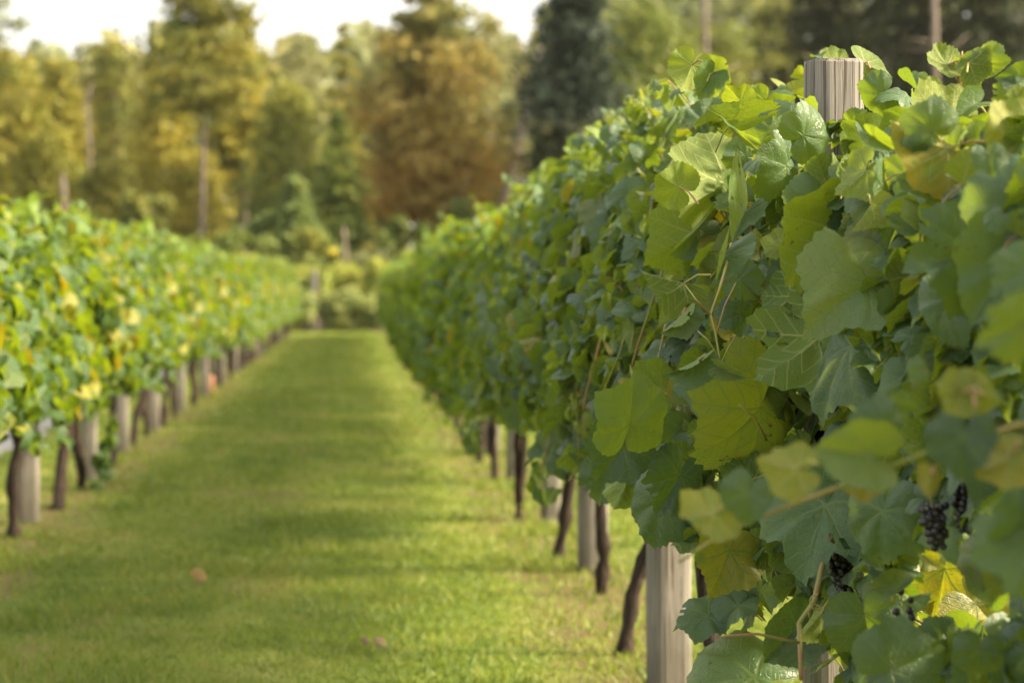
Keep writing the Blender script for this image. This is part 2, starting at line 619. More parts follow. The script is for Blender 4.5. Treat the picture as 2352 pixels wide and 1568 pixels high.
# ------------------------------------------------------------------ vine leaves
def leaf_bank(nvar, ntheta, nring, teeth, seed, wild=1.0, shapes=()):
    r = np.random.default_rng(seed)
    ca = np.radians([0, 10, 22, 33, 46, 56, 66, 84, 100, 114, 132, 150, 165, 179])
    bank = []
    for k in range(nvar):
        lobe = r.uniform(0.0, 1.0) ** 3.0
        if k < len(shapes):
            lobe = shapes[k][4]
        cr = np.array([1.0, .92, .86, .84 - .20 * lobe, .86, .91, .86, .81 - .14 * lobe, .80, .80, .74, .63, .50, .16])
        cr = cr * (1 + r.uniform(-0.03, 0.03, len(cr)))
        th = np.linspace(-math.pi * 0.992, math.pi * 0.992, ntheta)
        a = np.abs(th)
        R = np.interp(a, ca, cr)
        asym = 1 + r.uniform(-0.06, 0.06) * np.sign(th) * np.minimum(a, 1)
        R = R * asym
        if teeth:
            j = np.arange(ntheta)
            c = ntheta // 2
            odd = ((j - c) % 2 == 0)
            amp = r.uniform(0.02, 0.038) * r.uniform(0.6, 1.4, ntheta)
            R = R * np.where(odd, 1 + amp * 0.8, 1 - amp)
            R[np.abs(th) > 2.8] = np.interp(np.abs(th[np.abs(th) > 2.8]), ca, cr)
        rings = (np.arange(1, nring + 1) / nring) ** 0.9
        U = (rings[:, None] * (R * np.sin(th))[None, :]).ravel()
        V = (rings[:, None] * (R * np.cos(th))[None, :]).ravel()
        U = np.concatenate([[0], U])
        V = np.concatenate([[0], V])
        loops, tot = [], []
        n = ntheta
        for j in range(n - 1):
            loops += [0, 1 + j + 1, 1 + j]
            tot.append(3)
        for i in range(nring - 1):
            for j in range(n - 1):
                q = 1 + i * n + j
                loops += [q, q + 1, q + 1 + n, q + n]
                tot.append(4)
        if teeth and k % 3 == 1:
            keep_l, keep_t, p_ = [], [], 0
            c_ = int(r.integers(8, ntheta - 9))
            for f_ in tot:
                q = loops[p_:p_ + f_]
                p_ += f_
                ring, col = divmod(q[0] - 1, n)
                if f_ == 4 and abs(col - c_) < 8 and 2 <= ring <= 3 and r.random() < 0.13:
                    continue
                keep_l += q
                keep_t.append(f_)
            loops, tot = keep_l, keep_t
        rr = np.hypot(U, V)
        tt = np.arctan2(U, V)
        fold = r.uniform(-0.1, 0.95) * wild
        curl = r.uniform(-1.3, 0.9) * wild
        bend = r.uniform(-1.5, 0.35) * wild
        lop = r.uniform(-0.35, 0.35)
        if k < len(shapes):
            fold, curl, bend, lop, _ = shapes[k]
        ang = fold + curl * np.abs(U) * 0.7 + lop * np.sign(U)
        x = U * np.cos(ang)
        z = np.abs(U) * np.sin(ang)
        angy = bend * V * 0.5
        y = V * np.cos(angy)
        z = z + V * np.sin(angy)
        z = z + wild * rr ** 2 * (0.10 * np.sin(3 * tt + r.uniform(0, 6)) + 0.075 * np.sin(5 * tt + r.uniform(0, 6)) + (0.05 * np.sin(9 * tt + r.uniform(0, 6)) if nring > 2 else 0))
        if nring > 3:
            z = z + 0.012 * np.sin(U * 17 + r.uniform(0, 6)) * np.sin(V * 15 + r.uniform(0, 6))
            # side veins pull the blade down in shallow furrows
            for aa in (0.0, 0.86, -0.86, 1.85, -1.85):
                z = z - 0.03 * np.exp(-((tt - aa) / 0.13) ** 2) * np.minimum(rr * 2, 1) * (rr > 0)
        # facing of the first fan triangle: +z is the upper side
        bank.append((np.stack([x, y, z], 1), np.stack([U, V], 1), np.array(loops, np.int32), np.array(tot, np.int32)))
    return bank


# fold, curl, bend along the midrib, lopsidedness, depth of the lobes
SHAPES = [(0.40, -0.45, -0.5, 0.1, 0.05), (0.55, -0.9, -0.6, 0.12, 0.15), (0.3, -1.0, -0.9, -0.18, 0.5), (0.65, 0.1, -0.6, 0.25, 0.05),
          (1.0, 0.2, -0.5, 0.22, 0.05), (0.45, -0.95, -1.4, 0.12, 0.15), (0.55, 0.6, -0.5, 0.5, 0.1), (0.4, -0.7, -0.8, 0.1, 0.9)]
BANK_HI = leaf_bank(24, 65, 5, True, 11, 1.0, SHAPES)
BANK_MED = leaf_bank(14, 25, 2, False, 12, 0.9)
BANK_LOW = leaf_bank(10, 13, 1, False, 13, 0.8)


def flipcheck(bank):
    """make sure the face normals of the flat leaf point to +z"""
    V, UVv, l, t = bank[0]
    a, b_, c = UVv[l[0]], UVv[l[1]], UVv[l[2]]
    return (b_[0] - a[0]) * (c[1] - a[1]) - (b_[1] - a[1]) * (c[0] - a[0])


def put_leaf(mb, bank, k, O, tdir, nrm, size, rnd, yel, mat=0, flip=False):
    V, UVv, l, t = bank[k % len(bank)]
    tdir = unit(tdir)
    nrm = unit(np.asarray(nrm) - tdir * np.dot(nrm, tdir))
    s = np.cross(tdir, nrm)
    R = np.stack([s, tdir, nrm])
    W = (V * size) @ R + O
    mb.add(W, l, t, mat, UVv, rnd, yel)


def smooth_noise(r, n=64):
    ph = r.uniform(0, 6.28, (6,))
    fr = np.array([1.1, 2.3, 3.7, 5.3, 7.9, 11.0]) * r.uniform(0.85, 1.15, 6)
    am = np.array([1, 0.9, 0.7, 0.5, 0.35, 0.25])
    return lambda y: (am[:, None] * np.sin(fr[:, None] * np.atleast_1d(y)[None, :] + ph[:, None])).sum(0) / 2.2


def profile(t, zb, zt, wb, wt):
    """half width and height of the hanging curtain of leaves, t = 0 at the bottom, 1 at the top"""
    x = wt + (wb - wt) * np.sqrt(np.clip(1 - t ** 1.5, 0, 1)) * (0.80 + 0.2 * np.minimum(t / 0.22, 1))
    z = zb + (zt - zb) * t
    return x, z


def canopy(mb, stalks, y0, y1, n, bank_of, r, topf, zb=0.70, wb=0.42, wt=0.08, yprob=0.03, size=(0.055, 0.105), near=None, far_keep=0.6, skip=None, inset=0.0):
    """leaves of one vine between y0 and y1 (local), trunk line at x = 0"""
    nz, nb, nt = smooth_noise(r), smooth_noise(r), smooth_noise(r)
    k = 0
    while k < n:
        k += 1
        y = r.uniform(y0 - 0.08, y1 + 0.08)
        side = -1 if r.random() < (1 / (1 + far_keep)) else 1
        t = r.beta(1.05, 1.0)
        zt = topf(y) + 0.05 * nt(y)[0]
        zbb = (zb(y) if callable(zb) else zb) + 0.07 * nb(y * 1.3)[0]
        hx, z = profile(t, zbb, zt, wb(y) if callable(wb) else wb, wt)
        depth = r.uniform(-0.12, 0.10) if r.random() < 0.68 else r.uniform(0.1, 0.6)
        depth += inset
        hx = hx * (1 - depth) * (1 + 0.13 * nz(y + t * 1.7 + side)[0])
        if t > 0.9:
            z += r.uniform(-0.05, 0.10)
        pos = np.array([side * hx, y, z])
        al = math.radians(28 + 52 * t ** 1.5)
        out = np.array([side * math.cos(al), 0, math.sin(al)])
        nrm = unit(out + r.normal(0, 0.45, 3))
        down = np.array([side * math.sin(al) * 0.9, 0, -math.cos(al) - 0.25])
        td = down + r.normal(0, 0.5, 3) + np.array([0, r.uniform(-0.5, 0.5), 0])
        if t > 0.88 and r.random() < 0.6:
            td = r.normal(0, 1, 3) * np.array([1, 1, 0.6])
            nrm = unit(r.normal(0, 0.8, 3) + np.array([0, 0, 0.6]))
        td = unit(td - nrm * np.dot(td, nrm))
        sz = r.uniform(*size) * (0.75 if t > 0.93 else 1)
        if r.random() < 0.12:
            sz *= 0.6
        O = pos - td * sz * 0.4
        if skip is not None and skip(O + td * sz * 0.3):
            continue
        yel = 0.0
        if r.random() < yprob * float(np.clip(0.6 + 2.6 * nb(y * 1.5 + t * 1.6 + 5)[0], 0.03, 4)):
            yel = r.uniform(0.5, 1.0)
        elif r.random() < 0.10:
            yel = r.uniform(0.1, 0.4)
        rn = float(np.clip(r.beta(2, 2) * 0.75 + 0.25 * t, 0, 1))  # lower leaves darker: older tone, with a little shade put into the colour
        bank = bank_of(side, t, depth)
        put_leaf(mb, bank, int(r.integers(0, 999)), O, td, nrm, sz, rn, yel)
        if stalks and side < 0 and depth < 0.2 and r.random() < 0.75:
            ln = sz * r.uniform(0.7, 1.1)
            e = O - nrm * ln * 0.75 - td * ln * 0.25 + np.array([0, 0, -0.2 * ln])
            mid = (O + e) / 2 + np.array([0, 0, 0.1 * ln])
            mb.tube([O, mid, e], [0.0013, 0.0015, 0.002], 4, 1, False, rnd=float(r.random()))


def sprays(mb, bank, r, y0, y1, topf, wx, count, mat=1):
    """young shoots that stick up out of the leafy top"""
    for q in range(count):
        y = r.uniform(y0, y1)
        p = np.array([r.uniform(-wx, wx * 0.6), y, topf(y) - 0.06])
        d = unit(np.array([r.uniform(-0.7, 0.4), r.uniform(-0.8, 0.8), 0.9]))
        ln = r.uniform(0.12, 0.30)
        pts = [p + d * ln * s_ + np.array([-0.05, 0, -0.10]) * ln * s_ * s_ for s_ in (0, 0.25, 0.5, 0.75, 1.0)]
        mb.tube(pts, [0.0028, 0.0025, 0.002, 0.0016, 0.001], 5, mat, False, rnd=float(r.random()))
        for j, a in enumerate(pts[1:] * 2):
            sz = r.uniform(0.035, 0.075) * (1.15 - 0.16 * (j % 4))
            td = unit(r.normal(0, 0.8, 3) + np.array([0, 0, -0.1]))
            nr = unit(r.normal(0, 0.6, 3) + np.array([-0.2, -0.2, 0.7]))
            O = a + unit(r.normal(0, 1, 3)) * 0.035
            mb.tube([a, (a + O) / 2 + np.array([0, 0, 0.005]), O], [0.0014, 0.0012, 0.0011], 4, mat, False)
            put_leaf(mb, bank, int(r.integers(0, 999)), O, td, nr, sz, float(r.uniform(0.5, 1)), float(r.uniform(0.05, 0.35)) if r.random() < 0.3 else 0.0)


def droops(mb, bank, r, y0, y1, zlow, wx, count, mat=1):
    """shoots that hang below the leaf curtain and make its lower edge ragged"""
    for q in range(count):
        y = r.uniform(y0, y1)
        sg = -1 if r.random() < 0.7 else 1
        w = wx(y) if callable(wx) else wx
        zl = zlow(y) if callable(zlow) else zlow
        p = np.array([sg * w * r.uniform(0.5, 0.95), y, zl + 0.15])
        ln = r.uniform(0.16, 0.36)
        pts = [p + np.array([sg * 0.05 * s_, 0.06 * s_ * r.uniform(-1, 1), -ln * s_]) for s_ in (0, 0.25, 0.5, 0.75, 1.0)]
        mb.tube(pts, [0.0028, 0.0025, 0.002, 0.0016, 0.001], 5, mat, False, rnd=float(r.random()))
        for j, a in enumerate(pts[1:] * 2):
            sz = r.uniform(0.045, 0.08) * (1.1 - 0.12 * (j % 4))
            td = unit(r.normal(0, 0.45, 3) + np.array([0.2 * sg, 0, -1]))
            nr = unit(r.normal(0, 0.5, 3) + np.array([0.7 * sg, -0.2, 0.4]))
            put_leaf(mb, bank, int(r.integers(0, 999)), a + unit(r.normal(0, 1, 3)) * 0.035, td, nr, sz, float(r.uniform(0.1, 0.8)), 0.0)


def vine_trunk(r, h, lean=0.0, dx=0.0, thick=0.03, fork=False):
    mb = MB()

    def one(p0, p1, r0, r1, seed):
        n = 18
        s = np.linspace(0, 1, n)
        w = smooth_noise(np.random.default_rng(seed))
        w2 = smooth_noise(np.random.default_rng(seed + 1))
        pts = p0[None] * (1 - s)[:, None] + p1[None] * s[:, None]
        pts[:, 0] += 0.030 * w(s * 2.2) * np.sin(s * 3.0)
        pts[:, 1] += 0.035 * w2(s * 2.2) * np.sin(s * 3.0)
        rad = r0 * (1 - s) + r1 * s
        rad[0] *= 1.35
        rad = rad * (1 + 0.17 * np.random.default_rng(seed + 2).normal(0, 1, n))
        mb.tube(pts, rad, 10, rough=0.2, rng=r)
    sd = int(r.integers(0, 99999))
    base = np.array([0.0, 0, -0.03])
    topp = np.array([dx, lean, h])
    one(base, topp, thick, thick * 0.72, sd)
    if fork:
        one(np.array([0.0, 0.02, 0.1]), np.array([-dx - 0.02, lean - 0.75, h]), thick * 0.8, thick * 0.6, sd + 7)
    # cordon arms along the wire
    for sg in (-1, 1):
        one(topp + np.array([0, 0, -0.02]), topp + np.array([0.01, sg * 0.55, 0.07]), thick * 0.6, thick * 0.35, sd + 20 + sg)
    return mb


def half_right(Y):
    """how far the leaves bulge out from the trunk line of the grape-bearing row"""
    return np.interp(Y, [2.2, 4.0, 4.6, 5.2, 6.5, 9.0, 30, 62], [0.03, 0.05, 0.11, 0.27, 0.39, 0.41, 0.38, 0.22])


def low_right(Y):
    """height of the ragged lower edge of the leaves"""
    return np.interp(Y, [2.2, 4.4, 5.2, 6.2, 8, 10, 12, 16, 62], [0.46, 0.48, 0.64, 0.76, 0.78, 0.74, 0.67, 0.62, 0.62])


def top_right(Y):
    """height of the leafy top of the grape-bearing row along its length"""
    return np.interp(Y, [2, 3.6, 4.4, 5.2, 5.9, 7.0, 9, 14, 30, 64], [1.42, 1.48, 1.53, 1.56, 1.69, 1.73, 1.72, 1.65, 1.62, 1.60])


# ------------------------------------------------------------------ the leaves in focus, read off the place
def surf_x(z, Y):
    zt = float(top_right(Y)) - 0.02
    t = np.clip((z - 0.68) / (zt - 0.68), 0, 1)
    x, _ = profile(t, 0.68, zt, float(half_right(Y)), 0.05)
    x += 0.03
    return 1.0 - float(x), zt


def surf_depth(px, py):
    """how far along the row the sight line through (px, py) meets the curtain of leaves"""
    d0 = ray(px, py)
    for Y in np.arange(2.0, 7.0, 0.01):
        P = np.array([0, 0, CAM_H]) + d0 * Y
        xs, zt = surf_x(P[2], Y)
        if P[2] < zt + 0.1 and P[0] > xs:
            return Y
    return 5.2


# (Ox, Oy, tipx, tipy, under side seen, roll in degrees, variant, yellow, distance, length)
HEROES = [
    (1996, 652, 1850, 728, 0, 8, 0, .12, 4.22, 0), (2076, 482, 2040, 552, 0, 35, 4, 0, 4.25, .10), (1806, 382, 1776, 440, 0, -30, 5, 0, 4.9, .105),
    (1711, 487, 1705, 528, 0, 30, 4, 0, 4.85, .115), (1666, 585, 1664, 637, 0, 15, 4, 0, 4.75, .085), (1571, 650, 1468, 636, 1, 40, 4, .1, 4.62, 0),
    (1920, 528, 1748, 628, 1, -15, 2, .05, 4.6, 0), (1668, 425, 1536, 490, 1, 20, 3, .1, 5.0, 0), (1595, 540, 1476, 598, 1, 10, 0, 0, 5.0, 0),
    (1603, 525, 1541, 588, 0, -20, 6, 0, 4.95, 0), (1821, 680, 1751, 750, 1, 15, 0, 0, 4.55, 0), (1885, 770, 1748, 905, 1, 10, 7, 0, 4.35, 0),
    (1955, 795, 1828, 952, 0, 25, 2, 0, 4.5, 0), (1633, 175, 1601, 228, 0, -10, 3, 0, 5.1, 0), (1638, 168, 1688, 182, 1, 15, 1, .1, 5.1, 0),
    (1590, 150, 1563, 215, 1, 5, 0, .15, 5.15, 0), (1701, 235, 1672, 188, 1, 0, 0, .12, 5.05, 0), (1676, 288, 1660, 240, 0, 35, 4, 0, 4.95, .10),
    (1776, 300, 1766, 205, 0, -25, 5, 0, 5.0, 0), (1846, 312, 1918, 262, 0, 20, 5, 0, 4.95, 0), (2191, 282, 2071, 284, 1, 25, 1, .2, 4.3, 0),
    (2176, 342, 2030, 303, 1, 35, 3, .75, 4.15, 0), (2006, 315, 2056, 350, 0, -15, 4, 0, 4.4, 0), (2176, 150, 2113, 136, 1, 20, 2, .15, 4.4, 0),
    (2206, 190, 2196, 130, 1, 10, 6, .1, 4.4, 0), (2226, 145, 2278, 105, 1, -20, 3, .15, 4.35, 0), (2260, 140, 2292, 198, 0, 20, 5, 0, 4.35, 0),
    (1926, 144, 1884, 136, 1, 20, 1, .1, 5.2, 0), (1986, 146, 2046, 178, 1, -10, 3, .1, 5.0, 0), (2030, 215, 1975, 260, 0, 20, 5, 0, 4.7, 0),
    (2271, 360, 2290, 425, 0, 10, 1, 0, 3.95, 0), (2350, 322, 2236, 302, 1, 30, 0, .35, 4.25, 0), (2345, 470, 2220, 600, 0, 20, 5, 0, 3.45, 0),
    (2330, 600, 2205, 735, 0, 35, 3, 0, 3.45, 0), (2225, 580, 2090, 615, 0, 20, 1, 0, 4.1, 0), (2185, 685, 2105, 785, 0, 25, 5, 0, 4.2, 0),
    (1601, 826, 1526, 868, 0, -20, 4, 0, 4.55, 0), (1665, 850, 1718, 868, 0, 25, 4, .1, 4.5, .05), (1566, 722, 1518, 772, 0, -15, 4, .05, 4.58, 0),
    (1446, 972, 1473, 843, 0, 60, 1, 0, 4.4, 0), (1432, 1025, 1368, 1105, 0, 20, 0, 0, 4.9, 0), (1676, 1262, 1644, 1372, 0, -10, 0, .45, 4.1, 0),
    (1896, 1160, 1815, 1326, 0, 20, 7, 0, 3.95, 0), (2026, 1172, 2000, 1316, 0, 25, 2, 0, 3.95, 0), (1625, 1415, 1539, 1432, 0, 30, 1, 0, 4.2, 0),
    (1735, 1555, 1520, 1540, 0, 40, 5, 0, 4.1, 0), (1986, 1412, 2006, 1522, 0, 5, 0, 0, 4.0, 0), (2050, 1355, 2103, 1322, 0, 10, 6, .1, 4.0, 0),
    (2051, 1538, 2178, 1484, 0, 20, 1, 0, 3.9, 0), (2251, 1490, 2240, 1568, 0, 15, 5, 0, 3.7, 0), (1745, 935, 1636, 1100, 0, -35, 5, .2, 4.35, 0),
    (1831, 1438, 1752, 1522, 0, 20, 3, 0, 4.25, 0), (1886, 1408, 1832, 1482, 1, 25, 4, .1, 4.1, 0), (1696, 1390, 1640, 1440, 0, 55, 0, 0, 4.2, 0),
    (1730, 1100, 1640, 1090, 1, 30, 2, 0, 4.3, 0), 
    (1520, 900, 1450, 830, 1, 15, 3, 0, 4.9, 0), (1700, 720, 1650, 690, 0, 20, 5, 0, 4.75, 0), (1700, 640, 1735, 690, 0, 10, 1, 0, 4.75, 0),
    (2140, 300, 2080, 250, 0, 30, 5, 0, 4.4, 0), (2150, 215, 2110, 250, 1, 10, 0, .25, 4.5, 0), (1960, 285, 2010, 300, 0, 20, 2, 0, 4.6, 0),
    (1900, 420, 1860, 350, 1, 15, 6, .05, 4.75, 0), (1990, 390, 1935, 460, 1, 25, 0, .08, 4.6, 0), (1870, 460, 1815, 530, 0, 15, 5, 0, 4.7, 0),
    (2000, 470, 1965, 540, 1, 55, 4, .2, 4.5, 0), (1930, 600, 1850, 575, 0, 30, 5, 0, 4.65, 0), (1560, 430, 1500, 395, 1, 10, 0, .05, 5.3, 0),
    (1520, 1150, 1478, 1272, 0, 10, 2, 0, 5.25, 0), (1560, 1090, 1520, 1190, 0, -10, 1, 0, 5.2, 0), (1450, 1080, 1420, 1180, 1, 10, 3, 0, 5.7, 0), (1390, 1090, 1368, 1165, 0, 10, 1, 0, 6.3, 0),
    # the blurred leaves that hang from the long near cane
    (1722, 1130, 1690, 1245, 0, 10, 0, 0, 3.05, 0), (1995, 1045, 1815, 1010, 0, 25, 3, .1, 2.85, 0), (2030, 985, 1950, 905, 0, 20, 5, 0, 2.9, 0),
    (2060, 930, 2125, 940, 0, 30, 1, 0, 2.95, 0), (2215, 1000, 2190, 1150, 0, 15, 0, 0, 2.75, 0), (1640, 1180, 1525, 1215, 1, 15, 1, .4, 3.1, 0),
    (1830, 1075, 1695, 1075, 1, 20, 0, .4, 2.95, 0), (1985, 1090, 2075, 1140, 1, 10, 2, .6, 2.95, 0), (2210, 905, 2105, 880, 1, 15, 1, .35, 2.7, 0),
    (2230, 900, 2335, 925, 1, 10, 3, .35, 2.7, 0), (2140, 1090, 2140, 1165, 1, 25, 6, .6, 2.85, 0), (2320, 1050, 2205, 1130, 1, 30, 0, .6, 2.75, 0),
    (2340, 745, 2215, 830, 0, -20, 1, .1, 2.55, 0), (2110, 850, 2060, 870, 0, 20, 5, 0, 3.0, 0),
    (2352, 1250, 2195, 1290, 0, 30, 2, 0, 2.5, 0), (2340, 1180, 2330, 1330, 0, -25, 5, 0, 2.5, 0), (2352, 620, 2240, 690, 0, 20, 1, 0, 2.9, 0),
    # pale leaves on the sunny side, seen through the gap low down
    (2096, 1245, 2150, 1312, 0, 0, 0, .5, 5.3, 0), (2170, 1305, 2135, 1450, 0, 10, 1, .6, 5.35, 0), (2240, 1385, 2325, 1470, 0, 0, 0, .6, 5.2, 0),
    (2225, 1220, 2250, 1290, 1, 0, 3, .1, 5.5, 0), (2100, 1370, 2090, 1440, 0, 20, 6, .6, 5.4, 0),
    (2345, 180, 2290, 175, 0, 15, 3, 0, 4.1, 0), (2330, 220, 2275, 250, 0, -15, 1, 0, 4.1, 0), (2352, 250, 2300, 300, 1, 10, 2, .2, 4.05, 0), (2240, 240, 2190, 265, 0, 25, 6, 0, 4.3, 0),
    (2120, 430, 2060, 400, 0, 10, 3, 0, 4.4, 0), (1800, 560, 1760, 600, 1, 20, 1, .1, 4.75, 0), (2290, 500, 2240, 540, 0, 15, 2, 0, 3.9, 0),
]


def hero_y(h):
    if h[8] < 3.7 or h[8] > 5.15 or h[1] < 300 or (h[0], h[1]) in ((1996, 652), (2076, 482), (1601, 826), (1665, 850), (1566, 722), (1571, 650), (1666, 585)):
        return h[8]
    Y = surf_depth((h[0] + h[2]) / 2, (h[1] + h[3]) / 2)
    return float(np.clip(Y - 0.12, h[8] - 0.6, h[8] + 0.75))


def hero(mb, h):
    ox, oy, tx, ty, under, roll, var, yel, Y, ln = h
    Y = hero_y(h)
    O = at(ox, oy, Y)
    T = at(tx, ty, Y)
    if ln:
        flat = np.linalg.norm(T - O)
        if ln > flat:
            T = T + np.array([-0.35, -1, -0.1]) / 1.07 * math.sqrt(ln * ln - flat * flat)
    r = np.random.default_rng(int(ox * 7 + oy))
    if Y < 3.4:
        T = O + (T - O) * 0.70
    T = T + unit(T - np.array([0, 0, CAM_H])) * np.linalg.norm(T - O) * r.uniform(-0.5, 0.3)
    roll = roll + r.uniform(-28, 28)
    td = T - O
    size = np.linalg.norm(td)
    td = td / np.linalg.norm(td)
    view = unit(np.array([0, 0, CAM_H]) - (O + T) / 2)
    n0 = unit(view - td * np.dot(view, td))
    q = Matrix.Rotation(math.radians(roll), 3, Vector(td))
    n = np.array(q @ Vector(n0))
    if under:
        n = -n
    put_leaf(mb, BANK_HI, var, O, td, n, size, 1.0 if ox == 1996 else float(r.uniform(0.1, 0.9)), yel)  # first leaf's lit look is painted in: lightest tint and a little yellow
    pd = -td * 0.4 - n * 0.7
    e = O + pd * size * 0.8 + np.array([0.25, 0.05, -0.25]) * size
    mb.tube([O, (O + e) / 2 + np.array([0, 0, .008]), e], [0.0016, 0.0018, 0.0024], 6, 1, False, rnd=float(r.random()))
    return O


def shoot(parent, pts, rad, mat, name='shoot', sides=7):
    off = np.array(parent.location)
    mb = MB()
    pts = np.array(pts) - off
    # round the polyline off a little
    fine = [pts[0]]
    for a, c in zip(pts[:-1], pts[1:]):
        for s in (0.33, 0.66, 1.0):
            fine.append(a * (1 - s) + c * s)
    mb.tube(np.array(fine), np.linspace(rad[0], rad[1], len(fine)), sides, rough=0.08, rng=rng)
    return mb.build(name, mat, parent)


HERO_DISC = []
for h_ in HEROES:
    HERO_DISC.append(((h_[0] + h_[2]) / 2, (h_[1] + h_[3]) / 2, 0.5 * math.hypot(h_[0] - h_[2], h_[1] - h_[3]) + 14, hero_y(h_)))
HERO_DISC = np.array(HERO_DISC)


def in_front_of_sharp_leaf(P):
    """whether a filler leaf at P would sit right on top of one of the leaves read off the photograph"""
    c = RV.T @ (P - np.array([0, 0, CAM_H]))
    if c[2] > -0.5:
        return False
    px, py = 1176 + FPX * c[0] / -c[2], 784 - FPX * c[1] / -c[2]
    D = HERO_DISC
    return bool(np.any((np.hypot(D[:, 0] - px, D[:, 1] - py) < D[:, 2]) & (P[1] < D[:, 3] + 0.05) & (D[:, 3] > 3.7)))


def grape_cluster(r, n, br=0.0088):
    pts = []
    L = 0.075 + 0.0006 * n
    for k in range(400):
        if len(pts) >= n:
            break
        s = r.random() ** 0.8
        w = 0.030 * (1 - 0.65 * s) + 0.004
        a = r.uniform(0, 6.28)
        q = w * math.sqrt(r.uniform(0.2, 1))
        p_ = np.array([q * math.cos(a), q * math.sin(a), -s * L])
        if all(np.linalg.norm(p_ - x) > br * 1.42 for x in pts):
            pts.append(p_)
    import bmesh
    bm = bmesh.new()
    bmesh.ops.create_icosphere(bm, subdivisions=2, radius=1)
    v0 = np.array([v.co[:] for v in bm.verts])
    f0 = np.array([[v.index for v in f.verts] for f in bm.faces]).ravel()
    nf = len(bm.faces)
    bm.free()
    mb = MB()
    for p_ in pts:
        mb.add(v0 * br * r.uniform(0.88, 1.1) + p_, f0, np.full(nf, 3))
    mb.tube([(0, 0, 0.035), (0.002, 0.001, 0.0), (0, 0, -L * 0.8)], [0.0022, 0.002, 0.0015], 5, 1, False)
    return mb


# ------------------------------------------------------------------ the grape-bearing row (on the right)
R_GROUP = 'grapevines of the grape-bearing row'
# (trunk y, from, to, lean, dx, fork, base x)
NEAR = [(3.1, 2.2, 3.9, 0.1, 0.0, False, 0), (4.7, 3.9, 5.6, 0.05, -0.05, False, 0), (6.1, 5.6, 7.35, 0.15, 0.0, False, -0.08), (8.35, 7.35, 9.3, 0.0, 0.16, False, -0.07),
        (10.0, 9.3, 10.75, -0.15, 0.05, False, 0.02), (11.3, 10.75, 12.35, -0.2, 0.16, False, -0.06), (13.3, 12.35, 14.6, 0.05, 0.02, True, -0.09), (15.85, 14.6, 17.0, 0.1, -0.03, False, -0.08)]
NEAR_LABEL = ['grapevine closest to the lens, large blurred leaves hanging from a long cane',
              'sharp-leaved grapevine with dark grape clusters beside the clear weathered post top',
              'grapevine with crisp heart-shaped leaves and a drooping leafy shoot tip',
              'grapevine with slim dark trunk leaning beside the low pale post',
              'grapevine whose dark trunk stands just in front of the third post, grape-bearing row',
              'grapevine whose trunk leans just past the third post, grape-bearing row',
              'grapevine with a forked dark trunk beside the fourth post, grape-bearing row',
              'grapevine with dark trunk next past the forked one, grape-bearing row']
near_objs = []
for i, (ty, ya, yb, lean, dx, fork, bx) in enumerate(NEAR):
    r = np.random.default_rng(300 + i)
    v = empty('grape_vine', (1.0, ty, 0), NEAR_LABEL[i], 'grapevine', R_GROUP)
    near_objs.append(v)
    vine_trunk(r, 0.98, lean, dx, 0.030, fork).build('trunk', M_VINE_BARK, v, loc=(bx, 0, 0))
    mb = MB()
    topf = lambda y, ty=ty: float(top_right(y + ty))
    if yb < 9.4:
        bank_of = lambda side, t, dep: BANK_HI if (side < 0 or t > 0.8) and dep < 0.35 else BANK_MED
        n = int((980 if i < 2 else 860) * (yb - ya))
    else:
        bank_of = lambda side, t, dep: BANK_MED
        n = int(680 * (yb - ya))
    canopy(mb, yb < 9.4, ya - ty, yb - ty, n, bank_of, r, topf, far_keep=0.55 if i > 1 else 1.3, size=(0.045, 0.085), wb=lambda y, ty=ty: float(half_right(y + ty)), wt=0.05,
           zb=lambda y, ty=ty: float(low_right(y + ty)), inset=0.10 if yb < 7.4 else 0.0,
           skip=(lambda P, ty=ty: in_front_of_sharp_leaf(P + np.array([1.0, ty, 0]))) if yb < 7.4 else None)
    if i > 1:
        sprays(mb, BANK_HI if yb < 9.4 else BANK_MED, r, ya - ty, yb - ty, topf, 0.14, 6)
        droops(mb, BANK_HI if yb < 9.4 else BANK_MED, r, ya - ty, yb - ty, lambda y, ty=ty: float(low_right(y + ty)), lambda y, ty=ty: float(half_right(y + ty)), 2 if i == 1 else 4)
    if i in (1, 2, 0):
        for h in HEROES:
            Y = hero_y(h)
            own = 0 if Y < 3.4 else (1 if Y < 5.2 or h[1] > 1150 else 2)
            if own == i:
                hb = MB()
                hero(hb, h)
                # shift the world coordinates into this vine's own frame
                base = 0
                for a_, l_, t_, m_, u_, rr_, yy_ in zip(hb.v, hb.l, hb.t, hb.m, hb.uv, hb.rnd, hb.yel):
                    mb.add(a_ - np.array([1.0, ty, 0], np.float32), l_ - base, t_, int(m_[0]), u_, rr_, yy_)
                    base += len(a_)
    mb.build('foliage', [M_LEAF if yb < 12.5 else M_LEAF_FAR, M_PETIOLE], v)




v0, v1, v2 = near_objs[0], near_objs[1], near_objs[2]
# canes that arch out of the top and droop down the lane side, leaves hung along them
for i in range(2, 5):
    r = np.random.default_rng(820 + i)
    ya, yb = NEAR[i][1], NEAR[i][2]
    for q in range(6):
        y = ya + (yb - ya) * (q + r.random()) / 6
        hw, zt = float(half_right(y)), float(top_right(y))
        L = []
        for sgm in np.linspace(0, 1, 6):
            x, z = profile(1 - sgm * r.uniform(0.85, 1.0), 0.75, zt - 0.05, hw, 0.05)
            L.append(np.array([1.0 - float(x) * (0.88 + 0.2 * sgm), y + 0.12 * sgm * r.uniform(-1, 1), float(z) + r.uniform(-0.01, 0.01)]))
        shoot(near_objs[i], L, (0.0042, 0.0018), M_CANE if q % 2 else M_STEM)
